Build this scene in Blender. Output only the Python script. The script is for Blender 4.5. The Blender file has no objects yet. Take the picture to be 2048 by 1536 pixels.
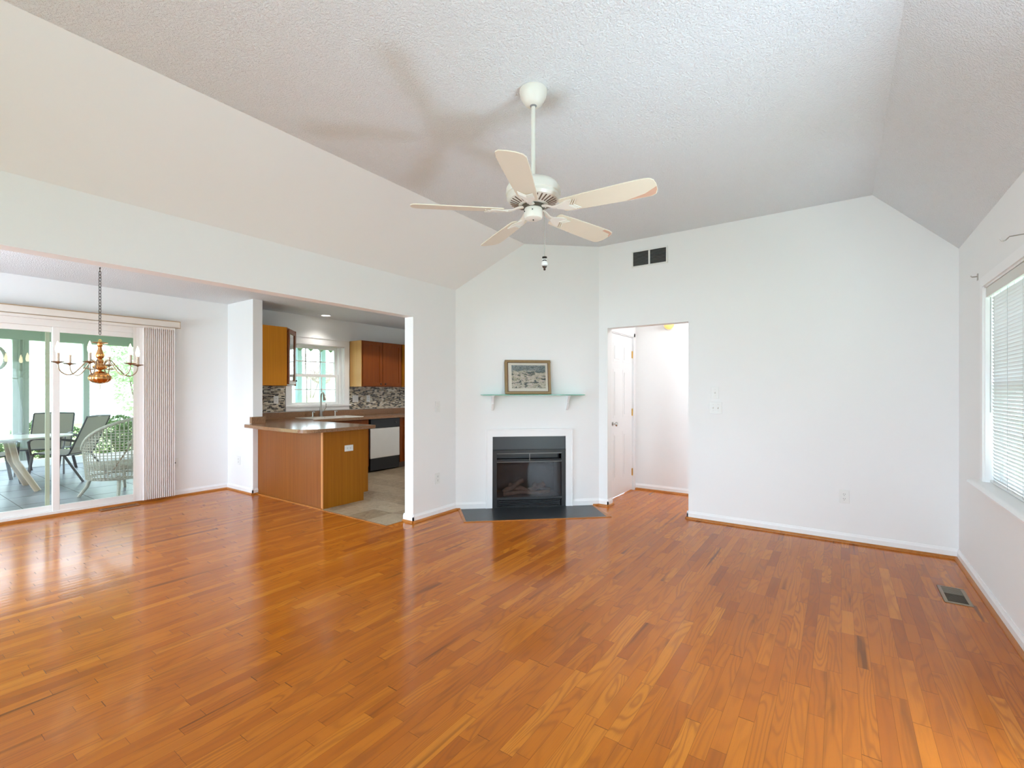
import bpy, bmesh, math, random
from math import sin, cos, pi, radians as R
from mathutils import Vector, Matrix
random.seed(7)
S = bpy.context.scene
C = S.collection

# ------------------------------------------------------------------ camera
YAW = math.atan2(656, 940)
cam_d = bpy.data.cameras.new('camera'); cam = bpy.data.objects.new('camera', cam_d); C.objects.link(cam)
cam.location = (0, 0, 1.31); cam.rotation_euler = (pi / 2, 0, YAW)
cam_d.sensor_width = 36; cam_d.lens = 940 * 36 / 2048
cam_d.shift_y = (782 - 768) / 2048
cam_d.clip_start = .02; cam_d.clip_end = 400
S.camera = cam
S.view_settings.view_transform = 'Standard'; S.view_settings.look = 'None'
S.view_settings.gamma = 1; S.view_settings.exposure = 0.13
S.view_settings.use_curve_mapping = False
cy = S.cycles
cy.max_bounces = 10; cy.diffuse_bounces = 6; cy.glossy_bounces = 4; cy.transmission_bounces = 6
cy.transparent_max_bounces = 16; cy.sample_clamp_indirect = 6; cy.sample_clamp_direct = 0
cy.caustics_reflective = False; cy.caustics_refractive = False
cy.use_denoising = True

# ------------------------------------------------------------------ world, sun and added fill lamps
W = bpy.data.worlds.new('world'); S.world = W; W.use_nodes = True
wn = W.node_tree.nodes; wl = W.node_tree.links
bg = wn['Background']
tc = wn.new('ShaderNodeTexCoord'); sx = wn.new('ShaderNodeSeparateXYZ'); wr = wn.new('ShaderNodeValToRGB')
wl.new(tc.outputs['Generated'], sx.inputs[0]); wl.new(sx.outputs['Z'], wr.inputs[0])
wr.color_ramp.elements[0].position = 0.0; wr.color_ramp.elements[0].color = (.80, .92, 1, 1)
wr.color_ramp.elements[1].position = .6; wr.color_ramp.elements[1].color = (.66, .83, 1, 1)
wl.new(wr.outputs[0], bg.inputs[0]); bg.inputs[1].default_value = 9.0

def lamp(name, kind, loc, aim, power, color=(1, 1, 1), size=1, size_y=None, spread=None):
    l = bpy.data.lights.new(name, kind); l.energy = power; l.color = color
    o = bpy.data.objects.new(name, l); C.objects.link(o); o.location = loc
    d = Vector(aim) - Vector(loc); o.rotation_euler = d.to_track_quat('-Z', 'Y').to_euler()
    if kind == 'AREA':
        l.size = size
        if size_y: l.shape = 'RECTANGLE'; l.size_y = size_y
        if spread: l.spread = spread
    elif kind == 'SUN': l.angle = size
    else: l.shadow_soft_size = size
    return o
lamp('sun', 'SUN', (10, 25, 30), (0, 9, 0), 2.2, (1, .96, .88), R(1.5))
COOL = (.79, .93, 1.20)
lamp('added_upfill_rear', 'AREA', (-.9, -3.1, .35), (.3, 3.9, 3.1), 8, COOL, 2.0, .9, R(95))  # added fill lamp, tilted up to brighten the ceiling
lamp('added_fill_rear', 'AREA', (-1.15, -2.95, 1.2), (.1, 4.2, 3.6), 34, COOL, 3.1, 1.8, R(105))  # main added fill, shines in through the added rear window
lamp('added_upfill_right', 'AREA', (1.75, 3.6, -.12), (-.6, 4.4, 2.95), 55, COOL, 1.6, .7)  # added fill, lifts the far right ceiling through the blind
lamp('added_fill_side', 'AREA', (1.25, 1.85, 1.0), (-2.5, 2.6, 2.2), 20, COOL, 1.0, 1.7)  # added fill outside the added side door
lamp('fan_shadow_lamp', 'AREA', (1.16, 1.94, -.22), (-1.39, 2.19, 2.33), 85, COOL, .60, .60)  # lamp added low outside, placed to cast the fan's shadow on the ceiling
lamp('added_fill_dining', 'AREA', (-5.2, -1.35, 1.3), (-5.2, 3.0, 2.0), 120, COOL, 2.0, 1.3)  # added fill for the dining area

# ------------------------------------------------------------------ helpers
def principled(m):
    m.use_nodes = True
    return m.node_tree.nodes, m.node_tree.links, m.node_tree.nodes['Principled BSDF']
def mat(name, col, rough=.5, metal=0, var=.04, vscale=6, bump=0, bscale=60, coat=0, spec=.5, emit=None, es=0, trans=0, sub=0):
    m = bpy.data.materials.new(name); n, l, b = principled(m)
    b.inputs['Roughness'].default_value = rough; b.inputs['Metallic'].default_value = metal
    b.inputs['Specular IOR Level'].default_value = spec
    if coat: b.inputs['Coat Weight'].default_value = coat; b.inputs['Coat Roughness'].default_value = .08
    g = n.new('ShaderNodeNewGeometry')
    t = n.new('ShaderNodeTexNoise'); t.inputs['Scale'].default_value = vscale; t.inputs['Detail'].default_value = 4
    l.new(g.outputs['Position'], t.inputs['Vector'])
    mx = n.new('ShaderNodeMix'); mx.data_type = 'RGBA'
    mx.inputs[6].default_value = tuple(max(0, c * (1 - var)) for c in col) + (1,)
    mx.inputs[7].default_value = tuple(min(1, c * (1 + var)) for c in col) + (1,)
    l.new(t.outputs['Fac'], mx.inputs[0]); l.new(mx.outputs[2], b.inputs['Base Color'])
    if bump:
        t2 = n.new('ShaderNodeTexNoise'); t2.inputs['Scale'].default_value = bscale; t2.inputs['Detail'].default_value = 3
        l.new(g.outputs['Position'], t2.inputs['Vector'])
        bp = n.new('ShaderNodeBump'); bp.inputs['Strength'].default_value = bump; bp.inputs['Distance'].default_value = .004
        l.new(t2.outputs['Fac'], bp.inputs['Height']); l.new(bp.outputs[0], b.inputs['Normal'])
    if emit:
        b.inputs['Emission Color'].default_value = tuple(emit) + (1,); b.inputs['Emission Strength'].default_value = es
    if sub: b.inputs['Subsurface Weight'].default_value = sub
    return m
def M(n, l, op, a, b=None, c=None):
    x = n.new('ShaderNodeMath'); x.operation = op
    for i, v in enumerate((a, b, c)):
        if v is None: continue
        if isinstance(v, (int, float)): x.inputs[i].default_value = v
        else: l.new(v, x.inputs[i])
    return x.outputs[0]
def ramp(n, l, fac, stops, interp='LINEAR'):
    r = n.new('ShaderNodeValToRGB'); r.color_ramp.interpolation = interp
    e = r.color_ramp.elements
    e[0].position, e[0].color = stops[0][0], tuple(stops[0][1]) + (1,)
    e[1].position, e[1].color = stops[-1][0], tuple(stops[-1][1]) + (1,)
    for p, c in stops[1:-1]:
        q = e.new(p); q.color = tuple(c) + (1,)
    l.new(fac, r.inputs[0]); return r.outputs[0]
def comb(n, l, x, y, z=0.0):
    c = n.new('ShaderNodeCombineXYZ')
    for i, v in enumerate((x, y, z)):
        if isinstance(v, (int, float)): c.inputs[i].default_value = v
        else: l.new(v, c.inputs[i])
    return c.outputs[0]
def noise(n, l, vec, scale=1, detail=3, rough=.5, dist=0):
    t = n.new('ShaderNodeTexNoise'); t.inputs['Scale'].default_value = scale; t.inputs['Detail'].default_value = detail
    t.inputs['Roughness'].default_value = rough; t.inputs['Distortion'].default_value = dist
    l.new(vec, t.inputs['Vector']); return t.outputs['Fac']
def wnoise(n, l, vec):
    t = n.new('ShaderNodeTexWhiteNoise'); t.noise_dimensions = '3D'; l.new(vec, t.inputs['Vector']); return t
def mixc(n, l, f, a, b, mode='MIX'):
    x = n.new('ShaderNodeMix'); x.data_type = 'RGBA'; x.blend_type = mode
    for i, v in ((0, f), (6, a), (7, b)):
        if isinstance(v, (int, float)): x.inputs[i].default_value = v
        elif isinstance(v, tuple): x.inputs[i].default_value = v + (1,)
        else: l.new(v, x.inputs[i])
    return x.outputs[2]

def floor_wood():
    m = bpy.data.materials.new('oak_strip_floor'); n, l, b = principled(m)
    g = n.new('ShaderNodeNewGeometry'); s = n.new('ShaderNodeSeparateXYZ'); l.new(g.outputs['Position'], s.inputs[0])
    X, Y = s.outputs[0], s.outputs[1]
    xs = M(n, l, 'DIVIDE', M(n, l, 'ADD', X, 20.0), .057)
    row = M(n, l, 'FLOOR', xs); fx = M(n, l, 'FRACT', xs)
    wr_ = wnoise(n, l, comb(n, l, row, 3.7, 1.1))
    wr2 = wnoise(n, l, comb(n, l, row, 9.2, 5.3))
    L = M(n, l, 'MULTIPLY_ADD', wr_.outputs['Value'], .35, .34)
    ys = M(n, l, 'DIVIDE', M(n, l, 'ADD', M(n, l, 'MULTIPLY_ADD', wr2.outputs['Value'], 7.0, Y), 30.0), L)
    # joints wander so that boards differ in length
    ys = M(n, l, 'ADD', ys, M(n, l, 'MULTIPLY', M(n, l, 'SINE', M(n, l, 'MULTIPLY', ys, 2.3)), .22))
    cell = M(n, l, 'FLOOR', ys); fy = M(n, l, 'FRACT', ys)
    idn = wnoise(n, l, comb(n, l, row, cell, 0.5)); rnd = idn.outputs['Value']
    idc = n.new('ShaderNodeSeparateXYZ'); l.new(idn.outputs['Color'], idc.inputs[0])
    r2, r3 = idc.outputs[1], idc.outputs[2]
    base = ramp(n, l, rnd, [(0, (.34, .082, .010)), (.10, (.43, .112, .011)), (.5, (.50, .140, .012)), (.88, (.555, .165, .014)), (1, (.62, .205, .020))])
    ofs = M(n, l, 'MULTIPLY', r2, 90.0)
    # open cathedral figure
    fv = comb(n, l, M(n, l, 'ADD', M(n, l, 'MULTIPLY', X, 9.0), ofs), M(n, l, 'MULTIPLY', Y, 1.15), ofs)
    fig = noise(n, l, fv, 1.0, 1.5, .45, .35)
    rings = M(n, l, 'SINE', M(n, l, 'MULTIPLY', fig, M(n, l, 'MULTIPLY_ADD', r3, 75.0, 35.0)))
    rings = M(n, l, 'POWER', M(n, l, 'MULTIPLY_ADD', rings, .5, .5), 3.0)
    gr = noise(n, l, comb(n, l, M(n, l, 'MULTIPLY', X, 260.0), M(n, l, 'MULTIPLY', Y, 6.0), ofs), 1, 4, .6)
    col = mixc(n, l, M(n, l, 'MULTIPLY', rings, M(n, l, 'MULTIPLY_ADD', r3, .42, .20)), base, (.27, .075, .014))
    col = mixc(n, l, M(n, l, 'MULTIPLY', M(n, l, 'GREATER_THAN', gr, .56), .16), col, (.30, .09, .018))
    # mineral streaks on a few boards
    st = noise(n, l, comb(n, l, M(n, l, 'ADD', M(n, l, 'MULTIPLY', X, 17.0), ofs), M(n, l, 'MULTIPLY', Y, .8), 4.0), 1, 2, .5, .5)
    stk = ramp(n, l, st, [(.60, (0, 0, 0)), (.72, (1, 1, 1))])
    stk = M(n, l, 'MULTIPLY', M(n, l, 'MULTIPLY', stk, M(n, l, 'GREATER_THAN', r2, .66)), .8)
    col = mixc(n, l, stk, col, (.10, .032, .010))
    big = noise(n, l, g.outputs['Position'], .9, 2)
    col = mixc(n, l, M(n, l, 'MULTIPLY', big, .25), col, (.56, .20, .04))
    # seams
    ex = M(n, l, 'MINIMUM', fx, M(n, l, 'SUBTRACT', 1.0, fx))
    ey = M(n, l, 'MULTIPLY', M(n, l, 'MINIMUM', fy, M(n, l, 'SUBTRACT', 1.0, fy)), L)
    sx_ = M(n, l, 'LESS_THAN', M(n, l, 'MULTIPLY', ex, .057), .0007)
    sy_ = M(n, l, 'LESS_THAN', ey, .0010)
    seam = M(n, l, 'MAXIMUM', M(n, l, 'MULTIPLY', sx_, .55), M(n, l, 'MULTIPLY', sy_, .8))
    col = mixc(n, l, seam, col, (.09, .03, .008))
    l.new(col, b.inputs['Base Color'])
    rr = M(n, l, 'MULTIPLY_ADD', noise(n, l, g.outputs['Position'], 5, 3), .10, .10)
    l.new(rr, b.inputs['Roughness']); b.inputs['Specular IOR Level'].default_value = .38; b.inputs['IOR'].default_value = 1.34
    b.inputs['Coat Weight'].default_value = .0; b.inputs['Coat Roughness'].default_value = .09
    cup = M(n, l, 'MULTIPLY', M(n, l, 'MULTIPLY', fx, M(n, l, 'SUBTRACT', 1.0, fx)), 1.2)
    tilt = M(n, l, 'MULTIPLY', M(n, l, 'MULTIPLY', fy, M(n, l, 'SUBTRACT', r3, .5)), .3)
    hgt = M(n, l, 'SUBTRACT', M(n, l, 'ADD', M(n, l, 'ADD', cup, tilt), M(n, l, 'MULTIPLY', gr, .08)), M(n, l, 'MULTIPLY', seam, .6))
    bp = n.new('ShaderNodeBump'); bp.inputs['Strength'].default_value = .35; bp.inputs['Distance'].default_value = .0012
    l.new(hgt, bp.inputs['Height']); l.new(bp.outputs[0], b.inputs['Normal'])
    return m
def wood(name, c0, c1, axis='Z', rough=.32, scale=1.0, coat=.05):
    m = bpy.data.materials.new(name); n, l, b = principled(m)
    g = n.new('ShaderNodeNewGeometry'); mp = n.new('ShaderNodeMapping'); l.new(g.outputs['Position'], mp.inputs[0])
    k = {'X': (1.2, 45, 45), 'Y': (45, 1.2, 45), 'Z': (45, 45, 1.2)}[axis]
    mp.inputs['Scale'].default_value = tuple(q * scale for q in k)
    f = noise(n, l, mp.outputs[0], 1, 4, .6, .4); f2 = noise(n, l, mp.outputs[0], .22, 2, .5, .2)
    col = ramp(n, l, f, [(.3, c0), (.7, c1)])
    col = mixc(n, l, M(n, l, 'MULTIPLY', f2, .5), col, tuple(.5 * (a + b_) for a, b_ in zip(c0, c1)))
    l.new(col, b.inputs['Base Color']); b.inputs['Roughness'].default_value = rough; b.inputs['Specular IOR Level'].default_value = .22
    b.inputs['Coat Weight'].default_value = coat; b.inputs['Coat Roughness'].default_value = .2
    return m
def tile_floor():
    m = bpy.data.materials.new('slate_look_vinyl_tile'); n, l, b = principled(m)
    g = n.new('ShaderNodeNewGeometry'); s = n.new('ShaderNodeSeparateXYZ'); l.new(g.outputs['Position'], s.inputs[0])
    q = []
    for o in (0, 1):
        v = M(n, l, 'DIVIDE', M(n, l, 'ADD', s.outputs[o], 20.09), .305)
        q.append((M(n, l, 'FLOOR', v), M(n, l, 'FRACT', v)))
    r = wnoise(n, l, comb(n, l, q[0][0], q[1][0], 1.0)).outputs['Value']
    nz = noise(n, l, g.outputs['Position'], 14, 6, .65, 1.2)
    f = M(n, l, 'MULTIPLY_ADD', r, .25, M(n, l, 'MULTIPLY', nz, .8))
    col = ramp(n, l, f, [(.25, (.20, .135, .075)), (.5, (.38, .29, .185)), (.75, (.52, .43, .30))])
    e = [M(n, l, 'MINIMUM', a[1], M(n, l, 'SUBTRACT', 1.0, a[1])) for a in q]
    gt = M(n, l, 'LESS_THAN', M(n, l, 'MINIMUM', e[0], e[1]), .008)
    col = mixc(n, l, gt, col, (.42, .38, .31)); l.new(col, b.inputs['Base Color']); b.inputs['Roughness'].default_value = .38
    return m
def mosaic():
    m = bpy.data.materials.new('glass_stone_mosaic'); n, l, b = principled(m)
    g = n.new('ShaderNodeNewGeometry'); s = n.new('ShaderNodeSeparateXYZ'); l.new(g.outputs['Position'], s.inputs[0])
    v = M(n, l, 'DIVIDE', s.outputs[2], .0165); row = M(n, l, 'FLOOR', v); fz = M(n, l, 'FRACT', v)
    o = wnoise(n, l, comb(n, l, row, 1.0, 2.0)).outputs['Value']
    h = M(n, l, 'ADD', M(n, l, 'DIVIDE', M(n, l, 'ADD', s.outputs[1], M(n, l, 'MULTIPLY', s.outputs[0], -1.0)), .05), o)
    cell = M(n, l, 'FLOOR', h); fh = M(n, l, 'FRACT', h)
    r = wnoise(n, l, comb(n, l, row, cell, 4.0)).outputs['Value']
    col = ramp(n, l, r, [(0, (.012, .009, .007)), (.27, (.62, .55, .42)), (.48, (.30, .24, .16)), (.62, (.50, .42, .30)), (.8, (.20, .17, .13)), (.9, (.72, .68, .58))], 'CONSTANT')
    ez = M(n, l, 'MULTIPLY', M(n, l, 'MINIMUM', fz, M(n, l, 'SUBTRACT', 1.0, fz)), .0165)
    eh = M(n, l, 'MULTIPLY', M(n, l, 'MINIMUM', fh, M(n, l, 'SUBTRACT', 1.0, fh)), .05)
    gt = M(n, l, 'LESS_THAN', M(n, l, 'MINIMUM', ez, eh), .0012)
    col = mixc(n, l, gt, col, (.55, .50, .42)); l.new(col, b.inputs['Base Color'])
    l.new(M(n, l, 'MULTIPLY_ADD', gt, .5, .15), b.inputs['Roughness'])
    return m
def speckle(name, a, b_, c, rough=.16, scale=230):
    m = bpy.data.materials.new(name); n, l, b = principled(m)
    g = n.new('ShaderNodeNewGeometry')
    f = noise(n, l, g.outputs['Position'], scale, 3, .7)
    col = ramp(n, l, f, [(.36, a), (.5, b_), (.64, c)])
    l.new(col, b.inputs['Base Color']); b.inputs['Roughness'].default_value = rough
    return m
def ceiling_mat():
    m = bpy.data.materials.new('popcorn_ceiling_paint'); n, l, b = principled(m)
    g = n.new('ShaderNodeNewGeometry')
    f = noise(n, l, g.outputs['Position'], 95, 3, .6)
    fa = ramp(n, l, f, [(.38, (0, 0, 0)), (.66, (1, 1, 1))])
    bp = n.new('ShaderNodeBump'); bp.inputs['Strength'].default_value = .8; bp.inputs['Distance'].default_value = .006
    l.new(fa, bp.inputs['Height']); l.new(bp.outputs[0], b.inputs['Normal'])
    b.inputs['Base Color'].default_value = (.855, .88, .905, 1); b.inputs['Roughness'].default_value = .9
    b.inputs['Specular IOR Level'].default_value = .2
    return m
def pane(name, tint=(.95, .97, .96), refl=0.0):
    m = bpy.data.materials.new(name); m.use_nodes = True; n = m.node_tree.nodes; l = m.node_tree.links
    n.remove(n['Principled BSDF']); out = n['Material Output']
    t = n.new('ShaderNodeBsdfTransparent'); t.inputs[0].default_value = tint + (1,)
    gl = n.new('ShaderNodeBsdfGlossy'); gl.inputs['Roughness'].default_value = .02
    fr = n.new('ShaderNodeLayerWeight'); fr.inputs['Blend'].default_value = .5
    f = M(n, l, 'MULTIPLY_ADD', M(n, l, 'POWER', fr.outputs['Facing'], 5.0), .9, refl + .035)
    mx = n.new('ShaderNodeMixShader'); l.new(f, mx.inputs[0]); l.new(t.outputs[0], mx.inputs[1]); l.new(gl.outputs[0], mx.inputs[2])
    l.new(mx.outputs[0], out.inputs[0]); return m
def translucent(name, col, tr=.4, rough=.5):
    m = bpy.data.materials.new(name); n, l, b = principled(m)
    b.inputs['Base Color'].default_value = col + (1,); b.inputs['Roughness'].default_value = rough
    out = n['Material Output']; t = n.new('ShaderNodeBsdfTranslucent'); t.inputs[0].default_value = col + (1,)
    g = n.new('ShaderNodeNewGeometry'); nz = noise(n, l, g.outputs['Position'], 30, 2)
    l.new(mixc(n, l, M(n, l, 'MULTIPLY', nz, .08), col, tuple(.8 * c for c in col)), b.inputs['Base Color'])
    mx = n.new('ShaderNodeMixShader'); mx.inputs[0].default_value = tr
    l.new(b.outputs[0], mx.inputs[1]); l.new(t.outputs[0], mx.inputs[2]); l.new(mx.outputs[0], out.inputs[0]); return m
def leafmat(name, a, b_):
    m = translucent(name, a, .35, .6); n = m.node_tree.nodes; l = m.node_tree.links; p = n['Principled BSDF']
    g = n.new('ShaderNodeNewGeometry'); f = noise(n, l, g.outputs['Position'], 9, 4, .7)
    c = ramp(n, l, f, [(.35, a), (.65, b_)]); l.new(c, p.inputs['Base Color']); return m
def printmat():
    m = bpy.data.materials.new('townscape_print'); n, l, b = principled(m)
    t = n.new('ShaderNodeTexCoord'); mp = n.new('ShaderNodeMapping'); l.new(t.outputs['Object'], mp.inputs[0])
    mp.inputs['Scale'].default_value = (1, 1, 2.2); mp.inputs['Rotation'].default_value = (0, .35, 0)
    v = n.new('ShaderNodeTexVoronoi'); v.feature = 'DISTANCE_TO_EDGE'; v.inputs['Scale'].default_value = 42; l.new(mp.outputs[0], v.inputs['Vector'])
    vc = n.new('ShaderNodeTexVoronoi'); vc.inputs['Scale'].default_value = 42; l.new(mp.outputs[0], vc.inputs['Vector'])
    sp = n.new('ShaderNodeSeparateXYZ'); l.new(vc.outputs['Color'], sp.inputs[0])
    col = ramp(n, l, sp.outputs[0], [(0, (.40, .34, .25)), (.35, (.52, .47, .36)), (.6, (.27, .25, .14)), (.8, (.56, .44, .38)), (1, (.62, .58, .50))])
    ed = ramp(n, l, v.outputs[0], [(.02, (1, 1, 1)), (.09, (0, 0, 0))]); col = mixc(n, l, M(n, l, 'MULTIPLY', ed, .6), col, (.70, .66, .56))
    tr = noise(n, l, mp.outputs[0], 11, 5, .7, .6)
    col = mixc(n, l, ramp(n, l, tr, [(.5, (0, 0, 0)), (.56, (1, 1, 1))]), col, (.05, .07, .06))
    so = n.new('ShaderNodeSeparateXYZ'); l.new(t.outputs['Object'], so.inputs[0])
    top = ramp(n, l, M(n, l, 'ADD', so.outputs[2], M(n, l, 'MULTIPLY', tr, .06)), [(.275, (0, 0, 0)), (.295, (1, 1, 1))])
    fo = noise(n, l, mp.outputs[0], 60, 3, .7)
    col = mixc(n, l, M(n, l, 'MULTIPLY', top, .85), col, ramp(n, l, fo, [(.4, (.03, .05, .05)), (.6, (.22, .28, .28))]))
    l.new(col, b.inputs['Base Color']); b.inputs['Roughness'].default_value = .5; return m

class MB:
    def __init__(s): s.v = []; s.f = []
    def add(s, vs, fs):
        o = len(s.v); s.v += [tuple(v) for v in vs]; s.f += [tuple(i + o for i in f) for f in fs]; return s
    def box(s, x0, y0, z0, x1, y1, z1, mtx=None):
        x0, x1 = sorted((x0, x1)); y0, y1 = sorted((y0, y1)); z0, z1 = sorted((z0, z1))
        vs = [Vector(p) for p in ((x0, y0, z0), (x1, y0, z0), (x1, y1, z0), (x0, y1, z0), (x0, y0, z1), (x1, y0, z1), (x1, y1, z1), (x0, y1, z1))]
        if mtx: vs = [mtx @ v for v in vs]
        return s.add(vs, [(0, 3, 2, 1), (4, 5, 6, 7), (0, 1, 5, 4), (1, 2, 6, 5), (2, 3, 7, 6), (3, 0, 4, 7)])
    def prism(s, poly, z0, z1, ax='z', mtx=None):
        def P(a, b, c): return {'z': (a, b, c), 'x': (c, a, b), 'y': (a, c, b)}[ax]
        k = len(poly); vs = [Vector(P(a, b, z0)) for a, b in poly] + [Vector(P(a, b, z1)) for a, b in poly]
        if mtx: vs = [mtx @ v for v in vs]
        fs = [tuple(range(k - 1, -1, -1)), tuple(range(k, 2 * k))] + [(i, (i + 1) % k, k + (i + 1) % k, k + i) for i in range(k)]
        return s.add(vs, fs)
    def lathe(s, prof, c=(0, 0, 0), seg=24, mtx=None, flute=0, fn=12, cap=True):
        vs = []; k = len(prof)
        for i in range(seg):
            a = 2 * pi * i / seg
            for r, z in prof:
                q = r * (1 + flute * cos(fn * a)) if flute else r
                vs.append(Vector((c[0] + q * cos(a), c[1] + q * sin(a), c[2] + z)))
        if mtx: vs = [mtx @ v for v in vs]
        fs = []
        for i in range(seg):
            j = (i + 1) % seg
            for t in range(k - 1): fs.append((i * k + t, j * k + t, j * k + t + 1, i * k + t + 1))
        if cap and prof[0][0] > 1e-6: fs.append(tuple(i * k for i in range(seg - 1, -1, -1)))
        if cap and prof[-1][0] > 1e-6: fs.append(tuple(i * k + k - 1 for i in range(seg)))
        return s.add(vs, fs)
    def tube(s, pts, r, seg=8, closed=False, r1=None):
        P = [Vector(p) for p in pts]; k = len(P); vs = []; up = None
        for i, p in enumerate(P):
            if closed: t = P[(i + 1) % k] - P[i - 1]
            else: t = P[min(i + 1, k - 1)] - P[max(i - 1, 0)]
            t.normalize()
            if up is None: up = Vector((0, 0, 1)) if abs(t.z) < .9 else Vector((1, 0, 0))
            a = t.cross(up)
            if a.length < 1e-5: a = t.cross(Vector((0, 1, 0)))
            a.normalize(); b = a.cross(t).normalized(); up = b
            rr = r if r1 is None else r + (r1 - r) * i / (k - 1)
            if isinstance(rr, tuple): ra, rb = rr
            else: ra = rb = rr
            for j in range(seg):
                w = 2 * pi * j / seg; vs.append(p + a * (ra * cos(w)) + b * (rb * sin(w)))
        fs = []
        for i in range(k if closed else k - 1):
            q = (i + 1) % k
            for j in range(seg): fs.append((i * seg + j, i * seg + (j + 1) % seg, q * seg + (j + 1) % seg, q * seg + j))
        if not closed: fs += [tuple(range(seg - 1, -1, -1)), tuple((k - 1) * seg + j for j in range(seg))]
        return s.add(vs, fs)
    def ball(s, c, r, sz=1, seg=12, n=8):
        return s.lathe([(r * sin(pi * i / n) if 0 < i < n else 0.0, -r * sz * cos(pi * i / n)) for i in range(n + 1)], c, seg)
    def build(s, name, m, parent=None, loc=None, bevel=0, smooth=None, rot=None):
        """world coordinates in; stored relative to parent base or loc (unless the builder is local)"""
        me = bpy.data.meshes.new(name)
        base = Vector((0, 0, 0))
        if loc is not None: base = Vector(loc)
        me.from_pydata([tuple(Vector(v) - base) for v in s.v], [], s.f); me.update()
        bm = bmesh.new(); bm.from_mesh(me); bmesh.ops.remove_doubles(bm, verts=bm.verts, dist=1e-6)
        bmesh.ops.recalc_face_normals(bm, faces=bm.faces)
        bm.to_mesh(me); bm.free()
        me.materials.append(m); o = bpy.data.objects.new(name, me); C.objects.link(o)
        if loc is not None: o.location = loc
        if rot is not None: o.rotation_euler = rot
        if bevel:
            b = o.modifiers.new('bevel', 'BEVEL'); b.width = bevel; b.segments = 2; b.limit_method = 'ANGLE'; b.angle_limit = R(40)
        if smooth is not None:
            me.shade_smooth(); me.set_sharp_from_angle(angle=R(smooth))
        if parent: o.parent = parent; 
        return o
def thing(name, label, cat, loc, rotz=0, group=None):
    o = bpy.data.objects.new(name, None); C.objects.link(o); o.location = loc; o.rotation_euler = (0, 0, rotz)
    o.empty_display_size = .1; return tag(o, label, cat, group)
def tag(o, label, cat=None, group=None):
    o['label'] = label
    if cat: o['category'] = cat
    if group: o['group'] = group
    return o
def wpart(mb, name, m, parent, **k):      # part given in world coordinates under an unrotated thing
    o = mb.build(name, m, None, **k); r = parent
    while r.parent: r = r.parent
    o.data.transform(Matrix.Translation(-Vector(r.location))); o.parent = parent
    return o
def struct(name, mb, m, label=None, **k):
    o = mb.build(name, m, **k); o['kind'] = 'structure'
    if label: o['label'] = label
    return o
def copy_tree(o, parent=None):
    c = o.copy(); C.objects.link(c)
    if parent: c.parent = parent
    for ch in [q for q in bpy.data.objects if q.parent == o]: copy_tree(ch, c)
    return c

# ------------------------------------------------------------------ materials
WALL = mat('white_wall_paint', (.87, .87, .865), .75, var=.01, vscale=1.5, bump=.06, bscale=240, spec=.25)
TRIM = mat('white_trim_paint', (.89, .89, .89), .35, var=.01, spec=.4)
CEIL = ceiling_mat()
FLOOR = floor_wood()
SHOE = wood('oak_shoe_moulding', (.36, .125, .022), (.52, .20, .045), 'Y', .3, .6)
TILE = tile_floor()
MOS = mosaic()
LAM = speckle('brown_laminate', (.12, .050, .020), (.27, .130, .060), (.42, .25, .13), .18)
OAK = wood('honey_cabinet_panel', (.30, .100, .004), (.40, .145, .008), 'Z', .42, 1, .0)
OAKF = wood('brown_island_panel', (.20, .058, .008), (.28, .088, .013), 'Z', .35, 1, .1)
CHERRY = wood('red_brown_cabinet_wood', (.17, .034, .003), (.25, .060, .006), 'Z', .38, 1, .0)
WHITE = mat('white_plastic', (.82, .82, .80), .35, var=.01)
ALMOND = mat('almond_vinyl', (.80, .755, .71), .45, var=.02)
DARK = mat('dark_slot', (.02, .02, .02), .6)
BLACK = mat('black_metal', (.014, .015, .017), .32, var=.1, spec=.5)
SLATE = mat('charcoal_slate', (.020, .023, .026), .33, var=.25, vscale=9, bump=.15, bscale=30)
STEEL = mat('brushed_steel', (.45, .43, .40), .28, metal=1)
CHROME = mat('satin_nickel', (.6, .59, .56), .22, metal=1)
BRASS = mat('antique_brass', (.62, .33, .13), .26, metal=1, var=.15, vscale=40)
PEWTER = mat('pewter_brass', (.42, .33, .24), .32, metal=1, var=.15, vscale=40)
POLBRASS = mat('polished_brass', (.75, .50, .16), .22, metal=1)
IRON = mat('dark_bronze_chain', (.06, .045, .035), .4, metal=.8)
FANW = mat('cream_white_enamel', (.80, .78, .71), .3, var=.02)
BLADE = mat('cream_fan_blade', (.77, .71, .58), .38, var=.05, vscale=3)
STAIN = mat('peach_worn_laminate', (.66, .42, .30), .5, var=.1)
GLASS = pane('clear_glass')
GLASSD = pane('tinted_firebox_glass', (.80, .80, .82), -.020)
SLATM = translucent('white_blind_slat', (.80, .80, .79), .10)
VANE = translucent('pale_beige_vane', (.92, .86, .82), .42)
BULB = mat('lit_candle_bulb', (1, .9, .7), .3, emit=(1, .80, .48), es=14)
CANL = mat('lit_lens', (1, 1, 1), .3, emit=(1, .96, .9), es=9)
GREEN = mat('sage_green_painted_post', (.35, .385, .35), .55, var=.05)
PTILE = mat('grey_porch_tile', (.15, .165, .185), .3, var=.12, vscale=2)
GROUT = mat('porch_grout', (.10, .10, .10), .8)
SLING = translucent('taupe_sling_fabric', (.32, .29, .245), .25, .8)
CHARC = mat('charcoal_aluminium', (.05, .05, .055), .4, metal=.3)
WICK = mat('weathered_wicker', (.42, .39, .33), .75, var=.3, vscale=60, bump=.5, bscale=150)
SIDING = mat('white_vinyl_siding', (.78, .79, .80), .6)
ROOFM = mat('grey_shingle', (.30, .30, .31), .9, var=.2, vscale=20)
LAWN = mat('lawn_grass', (.22, .30, .09), .95, var=.3, vscale=2)
LEAF = leafmat('hedge_leaf', (.06, .105, .04), (.17, .24, .07))
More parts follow.
